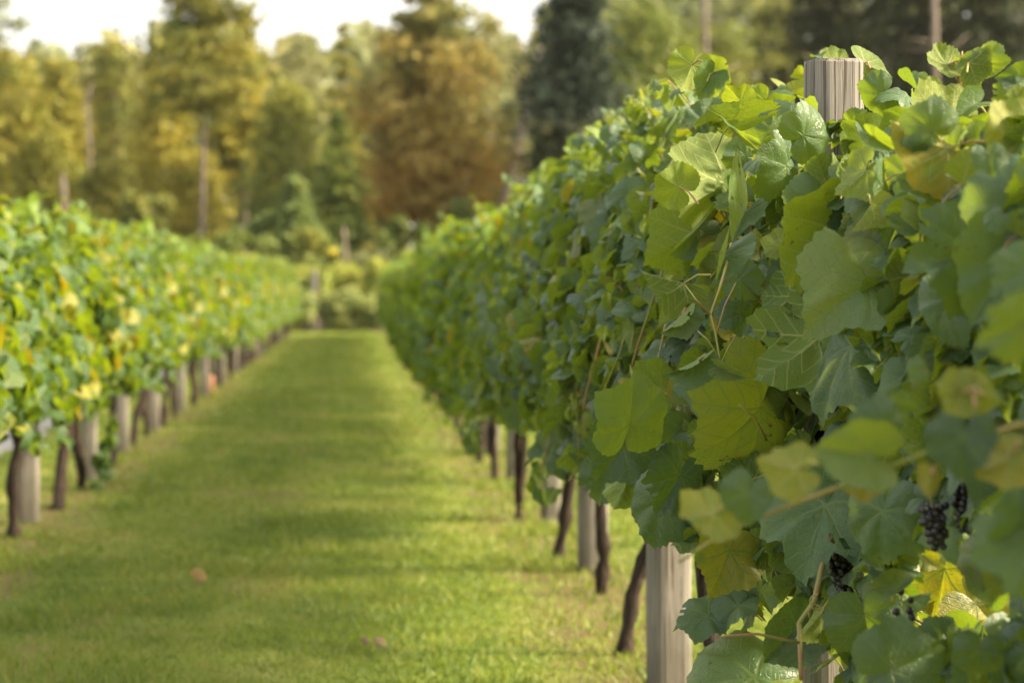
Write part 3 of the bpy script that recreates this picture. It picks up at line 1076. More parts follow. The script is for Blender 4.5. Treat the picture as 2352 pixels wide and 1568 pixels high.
# long blurred cane across the near leaves
shoot(v0, [at(1560, 1290, 3.25), at(1660, 1225, 3.15), at(1800, 1165, 3.05), at(1960, 1105, 2.98), at(2150, 1030, 2.9), at(2400, 960, 2.75)], (0.0020, 0.0032), M_STEM, 'cane')
# leafy shoot tip that hangs out over the lane
shoot(v2, [at(1680, 560, 4.85), at(1664, 626, 4.66), at(1653, 663, 4.62), at(1632, 722, 4.6), at(1643, 764, 4.58), at(1655, 835, 4.56), at(1660, 862, 4.55)], (0.0034, 0.0016), M_STEM)
for a, c, e in (((1632, 722), (1600, 690), (1572, 652)), ((1652, 820), (1625, 780), (1603, 760)), ((1655, 838), (1630, 815), (1601, 828)), ((1645, 770), (1665, 700), (1690, 650)),
                ((1657, 835), (1672, 800), (1690, 770))):
    shoot(v2, [at(*a, 4.6), at(*c, 4.58), at(*e, 4.62)], (0.0019, 0.0014), M_PETIOLE, 'leaf_stalk', 5)
# upright shoot at the top of the row, and stems that show in the dark hollows
shoot(v1, [at(2202, 300, 4.45), at(2203, 200, 4.4), at(2206, 150, 4.4), at(2210, 118, 4.4)], (0.003, 0.0015), M_STEM)
for a, e in (((2203, 190), (2176, 150)), ((2203, 200), (2250, 165)), ((2206, 160), (2226, 143))):
    shoot(v1, [at(*a, 4.4), at(*e, 4.4)], (0.0018, 0.0013), M_PETIOLE, 'leaf_stalk', 5)
shoot(v1, [at(1985, 650, 4.6), at(2030, 620, 4.62), at(2075, 600, 4.7), at(2130, 590, 4.85)], (0.004, 0.0045), M_CANE, 'cane')
shoot(v1, [at(2078, 485, 4.57), at(2079, 560, 4.62), at(2080, 640, 4.68), at(2105, 690, 4.7)], (0.003, 0.004), M_STEM)
shoot(v1, [at(2040, 520, 4.6), at(2060, 590, 4.64), at(2090, 660, 4.7)], (0.0025, 0.003), M_STEM)
shoot(v1, [at(1840, 1560, 4.25), at(1835, 1430, 4.3), at(1870, 1380, 4.3), at(1895, 1270, 4.45), at(1920, 1230, 4.6), at(1990, 1200, 4.8)], (0.0042, 0.006), M_CANE, 'cane')
shoot(v1, [at(1660, 1460, 4.2), at(1740, 1455, 4.2), at(1835, 1475, 4.25)], (0.0022, 0.0028), M_CANE, 'cane')
shoot(v1, [at(2340, 1455, 3.9), at(2260, 1468, 4.0), at(2190, 1466, 4.1), at(2060, 1400, 4.2)], (0.0035, 0.003), M_CANE, 'cane')
for (x0, y0, x1, y1) in ((1960, 1120, 2010, 1210), (2050, 520, 2110, 600), (2120, 540, 2080, 640), (1700, 930, 1760, 1010), (1880, 870, 1990, 890), (2230, 1170, 2140, 1205)):
    shoot(v1, [at(x0, y0, 4.6), at((x0 + x1) / 2 + 6, (y0 + y1) / 2 - 6, 4.62), at(x1, y1, 4.7)], (0.0022, 0.003), M_STEM)


def tendril(parent, p, ax, n=34, r0=0.012):
    mb = MB()
    off = np.array(parent.location)
    pts = []
    for k in range(n):
        s = k / (n - 1)
        a = s * 13
        rr = r0 * (1 - 0.5 * s) * min(1, s * 4)
        pts.append(np.array(p) - off + np.array(ax) * s + np.array([math.cos(a) * rr, 0.5 * math.sin(a) * rr, math.sin(a) * rr]))
    mb.tube(pts, np.linspace(0.0013, 0.0007, n), 5)
    return mb.build('tendril', M_STEM, parent)


tendril(v1, at(1876, 1365, 4.25), (-0.01, 0, -0.045))
tendril(v1, at(1926, 1400, 4.25), (-0.05, 0, 0.0))
tendril(v1, at(2300, 1100, 4.0), (0.01, 0, -0.05))

for k, (gx, gy, gY, n) in enumerate(((2140, 1158, 3.75, 40), (2217, 1112, 3.75, 46), (1925, 1262, 4.5, 56), (2315, 1040, 3.6, 40), 
                                     (2065, 1345, 3.95, 7))):
    r = np.random.default_rng(70 + k)
    g = grape_cluster(r, n).build('grape_cluster', [M_GRAPE, M_STEM], v1)
    g.location = at(gx, gy, gY) - np.array(v1.location)
    g.scale = (gY / 5.2,) * 3
    g.rotation_euler = (r.uniform(-0.2, 0.2), r.uniform(-0.2, 0.2), r.uniform(0, 6))

# prototypes for the rest of the row
def vine_proto(seed, nleaf, bank, L, zt, zb, wb, yprob, mat, thick=0.03, ysize=(0.065, 0.112), far_keep=0.6):
    r = np.random.default_rng(seed)
    tr = vine_trunk(r, 0.95, r.uniform(-0.25, 0.25), r.uniform(-0.06, 0.06), thick * r.uniform(0.85, 1.2), r.random() < 0.2).build('trunk', M_VINE_BARK)
    mb = MB()
    nz = smooth_noise(r)
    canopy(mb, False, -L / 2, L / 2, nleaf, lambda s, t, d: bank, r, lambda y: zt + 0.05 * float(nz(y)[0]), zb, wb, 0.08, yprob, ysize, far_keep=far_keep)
    sprays(mb, bank, r, -L / 2, L / 2, lambda y: zt, 0.16, 5)
    droops(mb, bank, r, -L / 2, L / 2, zb, wb, 3)
    fo = mb.build('foliage', [mat, M_PETIOLE])
    return tr, fo


def place_proto(proto, used, parent, flip):
    out = []
    for ch in proto:
        c = ch if not used else copy_child(ch, parent)
        c.parent = parent
        if flip:
            c.rotation_euler = (0, 0, math.pi)
        out.append(c)
    return out


R_PROTO = [vine_proto(500 + k, 740 if k < 3 else 560, BANK_MED if k < 3 else BANK_LOW, 1.3, 1.61, 0.60, 0.42 if k < 3 else 0.30, 0.04, M_LEAF_FAR, 0.036, (0.05, 0.09), far_keep=0.9) for k in range(7)]
r_used = [False] * 7
y = 17.65
k = 0
while y < 62.0:
    if y < 22:
        lab = f'blurred grapevine of the grape-bearing row, {ORD[k + 8]} trunk along it'
    else:
        lab = 'one of the small blurred grapevines in the far stretch of the grape-bearing row'
    v = empty('grape_vine', (0.92 + rng.uniform(-0.03, 0.03), y, 0), lab, 'grapevine', R_GROUP)
    pi = k % 3 if y < 30 else 3 + k % 4
    place_proto(R_PROTO[pi], r_used[pi], v, bool(r_used[pi]) and k % 2 == 1)
    r_used[pi] = True
    v.scale = (1, 1, rng.uniform(0.96, 1.04))
    y += 1.3
    k += 1

# ------------------------------------------------------------------ the row beside the gravel road (on the left)
L_GROUP = 'grapevines of the row beside the gravel road'
L_TRUNKS = [(9.3, 0, 0), (10.8, 0, 0), (12.43, .05, 0.0), (14.0, 0.5, 0.05), (15.4, -.25, 0.0), (17.3, 0.3, -.05), (19.4, 0.5, 0.1), (20.8, 0, 0), (22.2, .2, 0), (23.6, 0, 0), (25.9, .1, 0), (27.0, 0, 0), (28.4, 0, 0)]
L_LABEL2 = ['bushy grapevine at the near end of the gravel road row', 'grapevine with yellow-tinged leaves next before the dark upright trunk, gravel road row',
            'grapevine with upright dark trunk just before the tall pale post, gravel road row', 'grapevine with leaning dark trunk just past the tall pale post, gravel road row',
            'grapevine whose short dark trunk leans the other way, gravel road row', 'grapevine trailing a dangling shoot of dark leaves down to the lawn',
            'grapevine with a crooked low arm past the dangling shoot, gravel road row', 'grapevine in the dim stretch past the crooked one, gravel road row',
            'grapevine second before the bright pale post, gravel road row', 'grapevine with dark trunk immediately before the bright pale post',
            'grapevine with dark trunk immediately past the bright pale post', 'slim-trunked grapevine just before the orange stake, gravel road row',
            'grapevine whose trunk stands right beside the orange stake']
L_PROTO = [vine_proto(700 + k, 720 if k < 4 else 540, BANK_MED if k < 4 else BANK_LOW, 1.42, 1.60, 0.72 if k < 4 else 0.60, 0.42 if k < 4 else 0.32, 0.12, M_LEAF_FAR, 0.030, (0.055, 0.092) if k < 4 else (0.06, 0.1), far_keep=0.9) for k in range(7)]
l_used = [False] * 7
k = 0
ys = [t[0] for t in L_TRUNKS] + list(np.arange(29.9, 62.5, 1.35))
for k, y in enumerate(ys):
    if k < len(L_LABEL2):
        lab = L_LABEL2[k]
    else:
        lab = 'one of the small blurred grapevines in the far stretch of the gravel road row'
    v = empty('grape_vine', (-1.735 + rng.uniform(-0.03, 0.03), y, 0), lab, 'grapevine', L_GROUP)
    if k < len(L_TRUNKS):
        r = np.random.default_rng(900 + k)
        vine_trunk(r, 0.95, L_TRUNKS[k][1], L_TRUNKS[k][2], 0.033).build('trunk', M_VINE_BARK, v)
        pi = k % 4
        f = L_PROTO[pi][1]
        if l_used[pi]:
            f = copy_child(f, v)
        else:
            bpy.data.objects.remove(L_PROTO[pi][0])
            f.parent = v
            l_used[pi] = True
        if k % 2:
            f.rotation_euler = (0, 0, math.pi)
    else:
        pi = 4 + k % 3
        place_proto(L_PROTO[pi], l_used[pi], v, l_used[pi] and k % 2 == 1)
        l_used[pi] = True
    v.scale = (1, 1.08, rng.uniform(0.97, 1.03))
    if k == 5:
        # the shoot that dangles to the grass
        mb = MB()
        path = [at(258, 960, 15.6), at(246, 1030, 15.5), at(240, 1090, 15.4), at(222, 1140, 15.3), at(205, 1178, 15.3)]
        off = np.array(v.location)
        mb.tube(np.array(path) - off, [0.005, 0.004, 0.004, 0.003, 0.002], 5, 1)
        for q in range(34):
            s = r.uniform(0, 3.99)
            a = path[int(s)] * (1 - s % 1) + path[int(s) + 1] * (s % 1) - off
            td = unit(r.normal(0, 0.6, 3) + np.array([0, 0, -1]))
            put_leaf(mb, BANK_MED, q, a + r.normal(0, 0.015, 3), td, unit(r.normal(0, 0.6, 3) + np.array([0.5, -0.7, 0.3])), r.uniform(0.045, 0.075), 0.2, 0)
        mb.build('hanging_shoot', [M_LEAF_FAR, M_STEM], v)

# trellis wires
for x, lab in ((1.0, 'thin grey trellis wire stretched along the posts of the grape-bearing row'), (-1.735, 'thin grey trellis wire stretched along the posts of the gravel road row')):
    mb = MB()
    yy = np.linspace(2.4 if x > 0 else 8.5, 62.2, 60)
    mb.tube(np.stack([np.full(60, x + 0.068), yy, 0.93 + 0.012 * np.cos(yy * 2.4)], 1), 0.0018, 5)
    tag(mb.build('trellis_wire', plain('galvanised_wire', (0.35, 0.35, 0.36), 0.4)), lab, 'wire')

# fallen leaves on the lawn
M_DRY = foliage_material('dry_leaf', (0.26, 0.175, 0.06), (0.30, 0.20, 0.065), (0.32, 0.21, 0.07), 0.2)
for (px, py, sz, lab, col) in ((455, 1322, 0.042, 'curled orange-brown leaf lying alone on the open lawn', M_DRY),
                               (872, 1475, 0.027, 'dull brown leaf lying on the lawn near the bottom of the view', foliage_material('dull_dry_leaf', (0.16, 0.125, 0.06), (0.19, 0.145, 0.07), (0.2, 0.15, 0.07), 0.1)),
                               (838, 1472, 0.020, 'small dark crumpled leaf beside the dull brown one on the lawn', foliage_material('dark_dry_leaf', (0.10, 0.075, 0.045), (0.12, 0.085, 0.05), (0.13, 0.09, 0.05), 0.1))):
    d0 = ray(px, py)
    Y = (0.035 - CAM_H) / d0[2]
    P = at(px, py, Y)
    mb = MB()
    put_leaf(mb, BANK_HI, 8, np.zeros(3), np.array([0.8, 0.4, 0.3]), np.array([0.1, -0.55, 0.75]), sz * 1.2, 0.5, 0.3)
    tag(mb.build('fallen_leaf', col, loc=P), lab, 'leaf')

# ------------------------------------------------------------------ trees and shrubs
def card_cloud(mb, r, C, n, size, rnd, yel, flat=0.0):
    """n small leaf sprays around the points C (with spreads)"""
    c = C
    a = unit(r.normal(0, 1, (n, 3)))
    nr = r.normal(0, 1, (n, 3))
    nr[:, 2] += flat
    nr = unit(nr - a * (nr * a).sum(1)[:, None])
    s = np.cross(a, nr)
    L = size * r.uniform(0.6, 1.3, n)[:, None]
    w = L * r.uniform(0.35, 0.6, n)[:, None]
    v = np.stack([c - a * L, c + s * w + nr * L * 0.15, c + a * L, c - s * w + nr * L * 0.15], 1).reshape(-1, 3)
    mb.add(v, np.arange(4 * n), np.full(n, 4), 0, None, np.repeat(rnd, 4), np.repeat(yel, 4))


def broadleaf(name, px, top, w, Y, label, mats, seed, n=6500, base_frac=0.12, trunk_r=None, yel=0.25, lean=0.0, card=0.155, group='trees at the edge of the woods', cat='tree', bark=None, holes=0.0, ybias=0.0):
    r = np.random.default_rng(seed)
    T = at(px, top, Y)
    H = T[2]
    W = w / FPX * Y
    o = empty(name, (T[0], Y, 0), label, cat, group)
    tr = trunk_r or max(0.05, 0.014 * H)
    zb = H * base_frac
    mb = MB()
    s = np.linspace(0, 1, 8)
    pts = np.stack([0.12 * np.sin(s * 4 + seed) + lean * s, 0.1 * np.cos(s * 3 + seed), s * H * 0.9 - 0.1], 1)
    mb.tube(pts, tr * (1 - 0.85 * s) * np.where(s == 0, 1.3, 1), 8, rough=0.08, rng=r)
    K = 70
    cl = []
    for k in range(K):
        u = (k + r.random()) / K
        z = zb + (H - zb) * (0.06 + 0.92 * u)
        env = math.sin(math.pi * min(1, 0.12 + 0.88 * (u ** 0.8))) ** 0.6 if u < 0.97 else 0.3
        env = max(env, 0.16)
        a = k * 2.399 + r.uniform(-0.5, 0.5)
        q = W / 2 * env * r.uniform(0.35, 0.85)
        cl.append((np.array([lean * u + q * math.cos(a), q * math.sin(a), z]), W / 2 * r.uniform(0.20, 0.42) * (0.6 + 0.4 * env)))
    for c, cr in cl[::3]:
        zt = max(0.15 * H, c[2] - np.hypot(c[0], c[1]) * 0.9)
        st = np.array([np.interp(zt / H, s * 0.9, pts[:, 0]), np.interp(zt / H, s * 0.9, pts[:, 1]), zt])
        mid = (st + c) / 2 + np.array([0, 0, 0.1 * H * 0.1])
        mb.tube([st, mid, c], [tr * 0.35, tr * 0.22, tr * 0.08], 5, cap=False)
    mb.build('trunk', bark or M_BARK, o)
    mb = MB()
    per = int(n * 1.3) // K
    for c, cr in cl:
        pos = c + unit(r.normal(0, 1, (per, 3))) * (cr * r.uniform(0.1, 1.5, per) ** 0.7)[:, None] * np.array([1.15, 1.15, 0.85])
        hue = np.clip(r.normal(0.5, 0.16), 0, 1)
        ye = np.clip(r.normal(yel, 0.14) + ybias * (c[2] / H - 0.5), 0, 1)
        card_cloud(mb, r, pos, per, card, np.clip(hue + r.normal(0, 0.2, per), 0, 1), np.clip(ye + r.normal(0, 0.12, per), 0, 1), 0.4)
    mb.build('crown', mats, o)
    return o


def conifer(name, px, top, w, Y, label, mats, seed, n=3600, base_px=None, trunk_r=None, droop=0.25, dens=1.0, taper=0.8, topw=0.06, yel_low=0.0, bark=None, card=0.165, group='trees at the edge of the woods', flatten=0.25, whorls=18, yel=0.1, crown_top=0.25):
    """a tree of tiered branches"""
    r = np.random.default_rng(seed)
    T = at(px, top, Y)
    H = T[2]
    W = w / FPX * Y
    o = empty(name, (T[0], Y, 0), label, 'tree', group)
    tr = trunk_r or 0.013 * H
    zb = at(px, base_px, Y)[2] if base_px else 0.1 * H
    mb, lf = MB(), MB()
    s = np.linspace(0, 1, 10)
    pts = np.stack([0.05 * np.sin(s * 5 + seed), 0.05 * np.cos(s * 4), s * H - 0.1], 1)
    mb.tube(pts, tr * (1 - 0.93 * s) * np.where(s == 0, 1.3, 1), 8, rough=0.06, rng=r)
    tot = 0
    br = []
    for k in range(whorls):
        u = (k + 0.3) / whorls
        z = zb + (H - zb) * u
        prof = topw + (1 - topw) * (1 - u) ** taper if u > crown_top else (topw + (1 - topw) * (1 - crown_top) ** taper) * (0.72 + 0.28 * u / crown_top)
        for q in range(5):
            if r.random() > dens:
                continue
            ln = W / 2 * prof * r.uniform(0.6, 1.12)
            a = k * 1.1 + q * 1.257 + r.uniform(-0.3, 0.3)
            br.append((z + r.uniform(-0.3, 0.3) * (H - zb) / whorls, a, ln, u))
    wsum = sum(b_[2] + 0.3 for b_ in br)
    for z, a, ln, u in br:
        d = np.array([math.cos(a), math.sin(a), 0])
        p0 = np.array([0, 0, z])
        rise = 0.25 * (u - 0.35)
        p1 = p0 + d * ln * 0.5 + np.array([0, 0, ln * rise * 0.8])
        p2 = p0 + d * ln + np.array([0, 0, ln * (rise - droop)])
        mb.tube([p0, p1, p2], [tr * 0.22 * (1 - 0.6 * u), tr * 0.14, 0.01], 4, cap=False)
        m = max(4, int(1.6 * n * (ln + 0.3) / wsum))
        t = r.uniform(0.15, 1.05, m)[:, None]
        pos = (1 - t) ** 2 * p0 + 2 * t * (1 - t) * p1 + t * t * p2
        sp = ln * 0.22 * (0.4 + 0.8 * np.sin(np.clip(t, 0, 1) * 2.6))
        pos = pos + r.normal(0, 1, (m, 3)) * sp * np.array([1, 1, flatten * 1.6])
        hue = np.clip(r.normal(0.5, 0.18), 0, 1)
        ye = np.clip(r.normal(yel + yel_low * max(0, 1 - u * 1.25), 0.15), 0, 1)
        card_cloud(lf, r, pos, m, card, np.clip(hue + r.normal(0, 0.2, m), 0, 1), np.clip(ye + r.normal(0, 0.1, m), 0, 1), 1.0)
    mb.build('trunk', bark or M_BARK, o)
    lf.build('crown', mats, o)
    return o


F_GOLD = foliage_material('golden_leaves', (0.155, 0.180, 0.038), (0.27, 0.275, 0.045), (0.43, 0.355, 0.05))
F_YELGREEN = foliage_material('yellow_green_leaves', (0.14, 0.165, 0.035), (0.25, 0.265, 0.05), (0.40, 0.33, 0.045))
F_OLIVE = foliage_material('olive_leaves', (0.085, 0.115, 0.032), (0.16, 0.195, 0.045), (0.33, 0.28, 0.042))
F_GREEN = foliage_material('green_leaves', (0.10, 0.155, 0.045), (0.18, 0.245, 0.065), (0.31, 0.31, 0.06))
F_MIDGREEN = foliage_material('mid_green_leaves', (0.10, 0.15, 0.035), (0.20, 0.25, 0.055), (0.32, 0.29, 0.05))
F_DARK = foliage_material('dark_needles', (0.016, 0.026, 0.012), (0.036, 0.048, 0.02), (0.07, 0.07, 0.02), 0.2)
F_BLUE = foliage_material('blue_green_needles', (0.022, 0.038, 0.026), (0.042, 0.066, 0.042), (0.06, 0.08, 0.04), 0.2)
F_PINE = foliage_material('browning_needles', (0.13, 0.155, 0.045), (0.23, 0.235, 0.062), (0.44, 0.28, 0.07))
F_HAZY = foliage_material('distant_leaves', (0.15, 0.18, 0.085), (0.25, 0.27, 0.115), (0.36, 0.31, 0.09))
F_PALE = foliage_material('pale_green_leaves', (0.19, 0.25, 0.09), (0.30, 0.36, 0.12), (0.40, 0.40, 0.12))
F_HEDGE = foliage_material('hedge_leaves', (0.21, 0.28, 0.06), (0.34, 0.41, 0.085), (0.46, 0.46, 0.09))

T = 'trees at the edge of the woods'
conifer('pine_tree', -62, -170, 300, 84, 'dark pine with ragged tiers at the edge of the sky, beside golden trees', F_OLIVE, 1, 3200, 330, yel_low=0.5, whorls=13, dens=0.75, droop=0.1, taper=0.5)
broadleaf('golden_tree', 30, 128, 210, 92, 'golden tree standing just below the ragged dark pine', F_GOLD, 2, yel=0.35)
broadleaf('golden_tree', 130, 140, 190, 94, 'yellow-green rounded tree next past the golden one', F_YELGREEN, 3, yel=0.4)
conifer('spire_tree', 178, 92, 120, 97, 'olive spire rising just above the low skyline of the golden trees', F_OLIVE, 4, 1800, yel=0.3)
broadleaf('olive_tree', 255, 98, 230, 96, 'broad dark olive tree with a flat top against the sky', F_OLIVE, 5, 3600, yel=0.35)
conifer('spire_tree', 347, 38, 130, 99, 'slim olive spire standing apart in the sky gap', F_OLIVE, 6, 2200, taper=1.1, yel=0.35)
broadleaf('golden_tree', 378, 150, 220, 91, 'bright golden tree in front of the slim olive spire', F_GOLD, 7, 3600, yel=0.45, ybias=0.3)
broadleaf('golden_tree', 110, 300, 230, 86, 'low amber tree above the leaves of the gravel road row', F_GOLD, 8, yel=0.2)
broadleaf('olive_tree', 245, 380, 190, 84, 'low olive tree growing in front of the dark hollow', F_OLIVE, 9, yel=0.35)
conifer('pine_tree', 466, -60, 330, 82, 'tall thin-crowned pine with a long bare grey trunk', F_OLIVE, 10, 2900, 250, trunk_r=0.14, dens=0.7, taper=0.45, whorls=12, yel=0.3, yel_low=0.3, droop=0.05, bark=M_BARK)
conifer('golden_larch', 560, 18, 180, 92, 'tall golden spire tree right beside the bare-trunked pine', F_GOLD, 11, 4200, 420, yel=0.4, taper=0.75, droop=0.1)
broadleaf('golden_tree', 450, 350, 200, 89, 'rusty yellow small tree behind the bare pine trunk', F_GOLD, 12, 2400, yel=0.5)
broadleaf('golden_tree', 655, 190, 240, 87, 'yellow-topped green tree between the golden spire and the browning pine', F_GREEN, 13, 4200, yel=0.45, ybias=1.1)
broadleaf('green_tree', 690, 84, 260, 108, 'hazy green tree far back under the white sky gap', F_HAZY, 14, 3200, yel=0.2)
conifer('spire_tree', 788, 42, 200, 100, 'yellow-green spire close behind the browning pine', F_YELGREEN, 15, 3200, yel=0.3)
conifer('spruce_tree', 775, 250, 170, 80, 'dark green narrow spruce in front of the browning pine', F_MIDGREEN, 16, 3600, 585, yel=0.05, taper=0.9)
broadleaf('sapling', 678, 400, 110, 78, 'pale green slender sapling in front of the dark wood', F_GREEN, 17, 1300, yel=0.1, card=0.18)
conifer('pine_tree', 985, -28, 470, 84, 'great browning pine with wide tiers of rusty branches', F_PINE, 18, 6800, 490, trunk_r=0.21, dens=0.95, whorls=13, taper=0.62, yel_low=0.95, yel=0.05, droop=0.12, bark=M_BARK_RED, card=0.18, topw=0.22, crown_top=0.35)
broadleaf('birch_tree', 1120, 28, 210, 104, 'thin hazy birch with sky showing through beside the browning pine', F_HAZY, 19, 2600, yel=0.35, bark=M_BARK_PALE)
broadleaf('birch_tree', 1066, 330, 120, 82, 'small birch with a pale straight trunk under rusty branches', F_PINE, 20, 700, base_frac=0.55, trunk_r=0.1, yel=0.8, bark=M_BARK_PALE)
broadleaf('green_tree', 1180, 230, 200, 92, 'soft grey-green tree behind the leaning dead trunk', F_HAZY, 21, 2800, yel=0.1)
conifer('spruce_tree', 1318, -120, 330, 80, 'blue-green spruce dark against the white sky', F_BLUE, 22, 5200, 380, taper=0.7, yel=0.0, whorls=16)
broadleaf('green_tree', 1490, 10, 370, 84, 'large mid green tree behind the tops of the grapevines', F_MIDGREEN, 23, 6200, yel=0.2)
broadleaf('green_tree', 1650, 60, 300, 92, 'olive green tree round a straight grey trunk', F_MIDGREEN, 24, 4200, yel=0.3)
broadleaf('green_tree', 1770, 0, 290, 98, 'olive tree with flecks of sky near its top', F_OLIVE, 25, 4200, yel=0.4)
conifer('spruce_tree', 1900, -260, 380, 88, 'tall dark spruce right behind the weathered post top', F_DARK, 26, 5600, 420, taper=0.6, yel=0.15)
conifer('spruce_tree', 2090, -300, 430, 86, 'dark spruce behind the upright leafy shoot', F_DARK, 27, 6000, 420, taper=0.6, yel=0.05)
conifer('spruce_tree', 2290, -320, 440, 85, 'almost black spruce at the end of the dark trees', F_DARK, 28, 6000, 420, taper=0.6, yel=0.0)
conifer('spruce_tree', 2480, -300, 440, 92, 'almost black spruce partly out of view beyond the dark trees', F_DARK, 36, 4000, 420, taper=0.6, yel=0.0)
broadleaf('green_tree', 1330, 300, 200, 78, 'low olive tree at the foot of the blue-green spruce', F_OLIVE, 29, 2600, yel=0.3)


def bare_trunk(name, pts, rad, mat, label, cat, limbs=()):
    P = [np.array(p_) for p_ in pts]
    base = P[0].copy()
    base[2] = 0
    mb = MB()
    mb.tube(np.array(P) - base, rad, 8, rough=0.08, rng=rng)
    o = empty(name, base, label, cat)
    mb.build('trunk', mat, o)
    for L in limbs:
        m2 = MB()
        Q = np.array([np.array(q) - base for q in L])
        m2.tube(Q, np.linspace(min(rad[-1] * 0.8, 0.045), 0.012, len(Q)), 6)
        m2.build('limb', mat, o)
    return o


def tree_limbs(px, Y, seed):
    r = np.random.default_rng(seed)
    out = []
    for k in range(9):
        y = r.uniform(-60, 320)
        sg = r.choice((-1, 1))
        L = r.uniform(40, 110)
        dy = r.uniform(-0.6, 0.6)
        out.append([at(px, y, Y), at(px + sg * L * 0.5, y - 10 + L * 0.1, Y + dy), at(px + sg * L, y - r.uniform(0, 40), Y + 2 * dy)])
    return out


bare_trunk('dead_tree', [at(1120, 610, 83), at(1172, 410, 83), at(1200, 290, 83), at(1222, 190, 83), at(1242, 105, 83)], [0.2, 0.18, 0.16, 0.12, 0.05], M_BARK_PALE,
           'leaning bare dead trunk, pale grey, beside the browning pine', 'dead tree',
           ([at(1205, 270, 83), at(1190, 200, 83), at(1180, 150, 83)],))
bare_trunk('dead_tree', [at(214, 600, 87.5), at(205, 330, 87.5), at(198, 240, 87.5), at(212, 190, 87.5)], [0.08, 0.08, 0.06, 0.03], M_BARK,
           'bare reddish forked trunk among the golden trees', 'dead tree', ([at(198, 245, 87.5), at(188, 210, 87.5), at(180, 180, 87.5)],))
bare_trunk('grey_tree', [at(1622, 640, 78), at(1621, 300, 78), at(1620, 60, 78), at(1618, -80, 78)], [0.13, 0.12, 0.1, 0.1], M_BARK,
           'straight grey trunk rising behind the grapevine tops', 'tree', tree_limbs(1620, 78, 31))
bare_trunk('grey_tree', [at(2150, 640, 80), at(2149, 200, 80), at(2146, -80, 80)], [0.12, 0.11, 0.1], M_BARK, 'dim grey trunk among the almost black spruces', 'tree', tree_limbs(2148, 80, 32))
bare_trunk('grey_tree', [at(148, 640, 80), at(146, 440, 80), at(144, 400, 80)], [0.12, 0.1, 0.06], M_BARK, 'short dim trunk just above the gravel road row leaves', 'tree')
bare_trunk('young_tree', [at(797, 700, 72), at(795, 600, 72), at(790, 520, 72)], [0.06, 0.05, 0.03], M_BARK, 'thin pale young trunk standing in the hedge across the lane end', 'tree')
b = MB()
for q, (x0, y0, x1, y1) in enumerate(((285, 503, 345, 488), (298, 535, 352, 512))):
    o = MB()
    o.tube([at(x0, y0, 80), at((x0 + x1) / 2, (y0 + y1) / 2 - 2, 79.8), at(x1, y1, 80), at(x1 + 8, y1 + 90, 80)], [0.06, 0.07, 0.06, 0.05], 6)
    tag(o.build('dead_branch', M_BARK_PALE), ('upper of two pale fallen branches slanting above the vine leaves', 'lower of two pale fallen branches slanting above the vine leaves')[q], 'branch', 'pale fallen branches')


def shrub(px, top, w, Y, label, mat, seed, n=1500, yel=0.2, card=0.15, name='shrub', group='shrubs in front of the woods', depth=0.8):
    r = np.random.default_rng(seed)
    T_ = at(px, top, Y)
    H = T_[2] * 1.05
    W = w / FPX * Y
    o = empty(name, (T_[0], Y, 0), label, 'shrub', group)
    st = MB()
    K = 16
    lf = MB()
    for k in range(K):
        a = r.uniform(0, 6.28)
        q = W / 2 * math.sqrt(r.random()) * 0.85
        zc = H * r.uniform(0.25, 0.95) * (1 - 0.22 * (q / (W / 2)) ** 2)
        c = np.array([q * math.cos(a), q * math.sin(a) * depth, zc])
        st.tube([(c[0] * 0.3, c[1] * 0.3, -0.05), c * np.array([0.7, 0.7, 0.5]), c], [0.03, 0.02, 0.008], 5, cap=False)
        m = n // K
        cr = W * 0.17
        pos = c + unit(r.normal(0, 1, (m, 3))) * (cr * r.uniform(0.1, 1.1, m) ** 0.6)[:, None] * np.array([1, 1, min(1.0, 0.5 * H / cr / 1.6)])
        pos[:, 2] = np.clip(pos[:, 2], 0.03, H * 1.02)
        hue = np.clip(r.normal(0.5, 0.25), 0, 1)
        card_cloud(lf, r, pos, m, card, np.clip(hue + r.normal(0, 0.2, m), 0, 1), np.clip(r.normal(yel, 0.2) + r.normal(0, 0.1, m), 0, 1), 0.3)
    st.build('stem', M_BARK, o)
    lf.build('leaves', mat, o)
    return o


# the hedge-like line of shrubs across the end of the lane
HX = [(470, 575, 180, 71), (590, 592, 150, 71.5), (655, 606, 140, 71), (725, 612, 130, 70.5), (785, 606, 130, 71.5), (850, 596, 140, 71), (915, 596, 140, 71.5), (985, 575, 150, 72), (1090, 560, 190, 73)]
HL = ['yellow-green shrub of the lane-end hedge, behind the gravel road row', 'lane-end hedge shrub where the gravel road row ends', 'rounded lane-end hedge shrub just inside the end of the gravel road row',
      'lane-end hedge shrub in front of the small grey post', 'lane-end hedge shrub round the thin pale young trunk', 'brightest yellow shrub in the middle of the lane-end hedge',
      'lane-end hedge shrub beside the end of the grape-bearing row', 'lane-end hedge shrub mostly behind the grape-bearing row', 'lane-end hedge shrub behind the grapevine tops']
for k, (x, t_, w, Y) in enumerate(HX):
    shrub(x, t_, w, Y, HL[k], F_HEDGE, 1200 + k, 3800, 0.3 if k != 5 else 0.7, 0.13, 'hedge_shrub', 'hedge shrubs across the lane end')
for k, (x, Y, lab) in enumerate(((640, 68.6, 'low grassy clump at the foot of the hedge nearest the gravel road row'), (720, 68.3, 'low grassy clump at the hedge foot below the small grey post'),
                                 (800, 68.6, 'low grassy clump at the hedge foot below the pale young trunk'), (880, 68.4, 'low grassy clump at the hedge foot beside the grape-bearing row'))):
    shrub(x, 668, 120, Y, lab, F_PALE, 1300 + k, 1100, 0.35, 0.10, 'low_shrub', 'low clumps at the hedge foot')
make_post('fence_post', 1.75, 0.16, (float(at(722, 640, 69.5)[0]), 69.5, 0), 'small grey post standing in the lane-end hedge', None, 0.1, 0, 77)
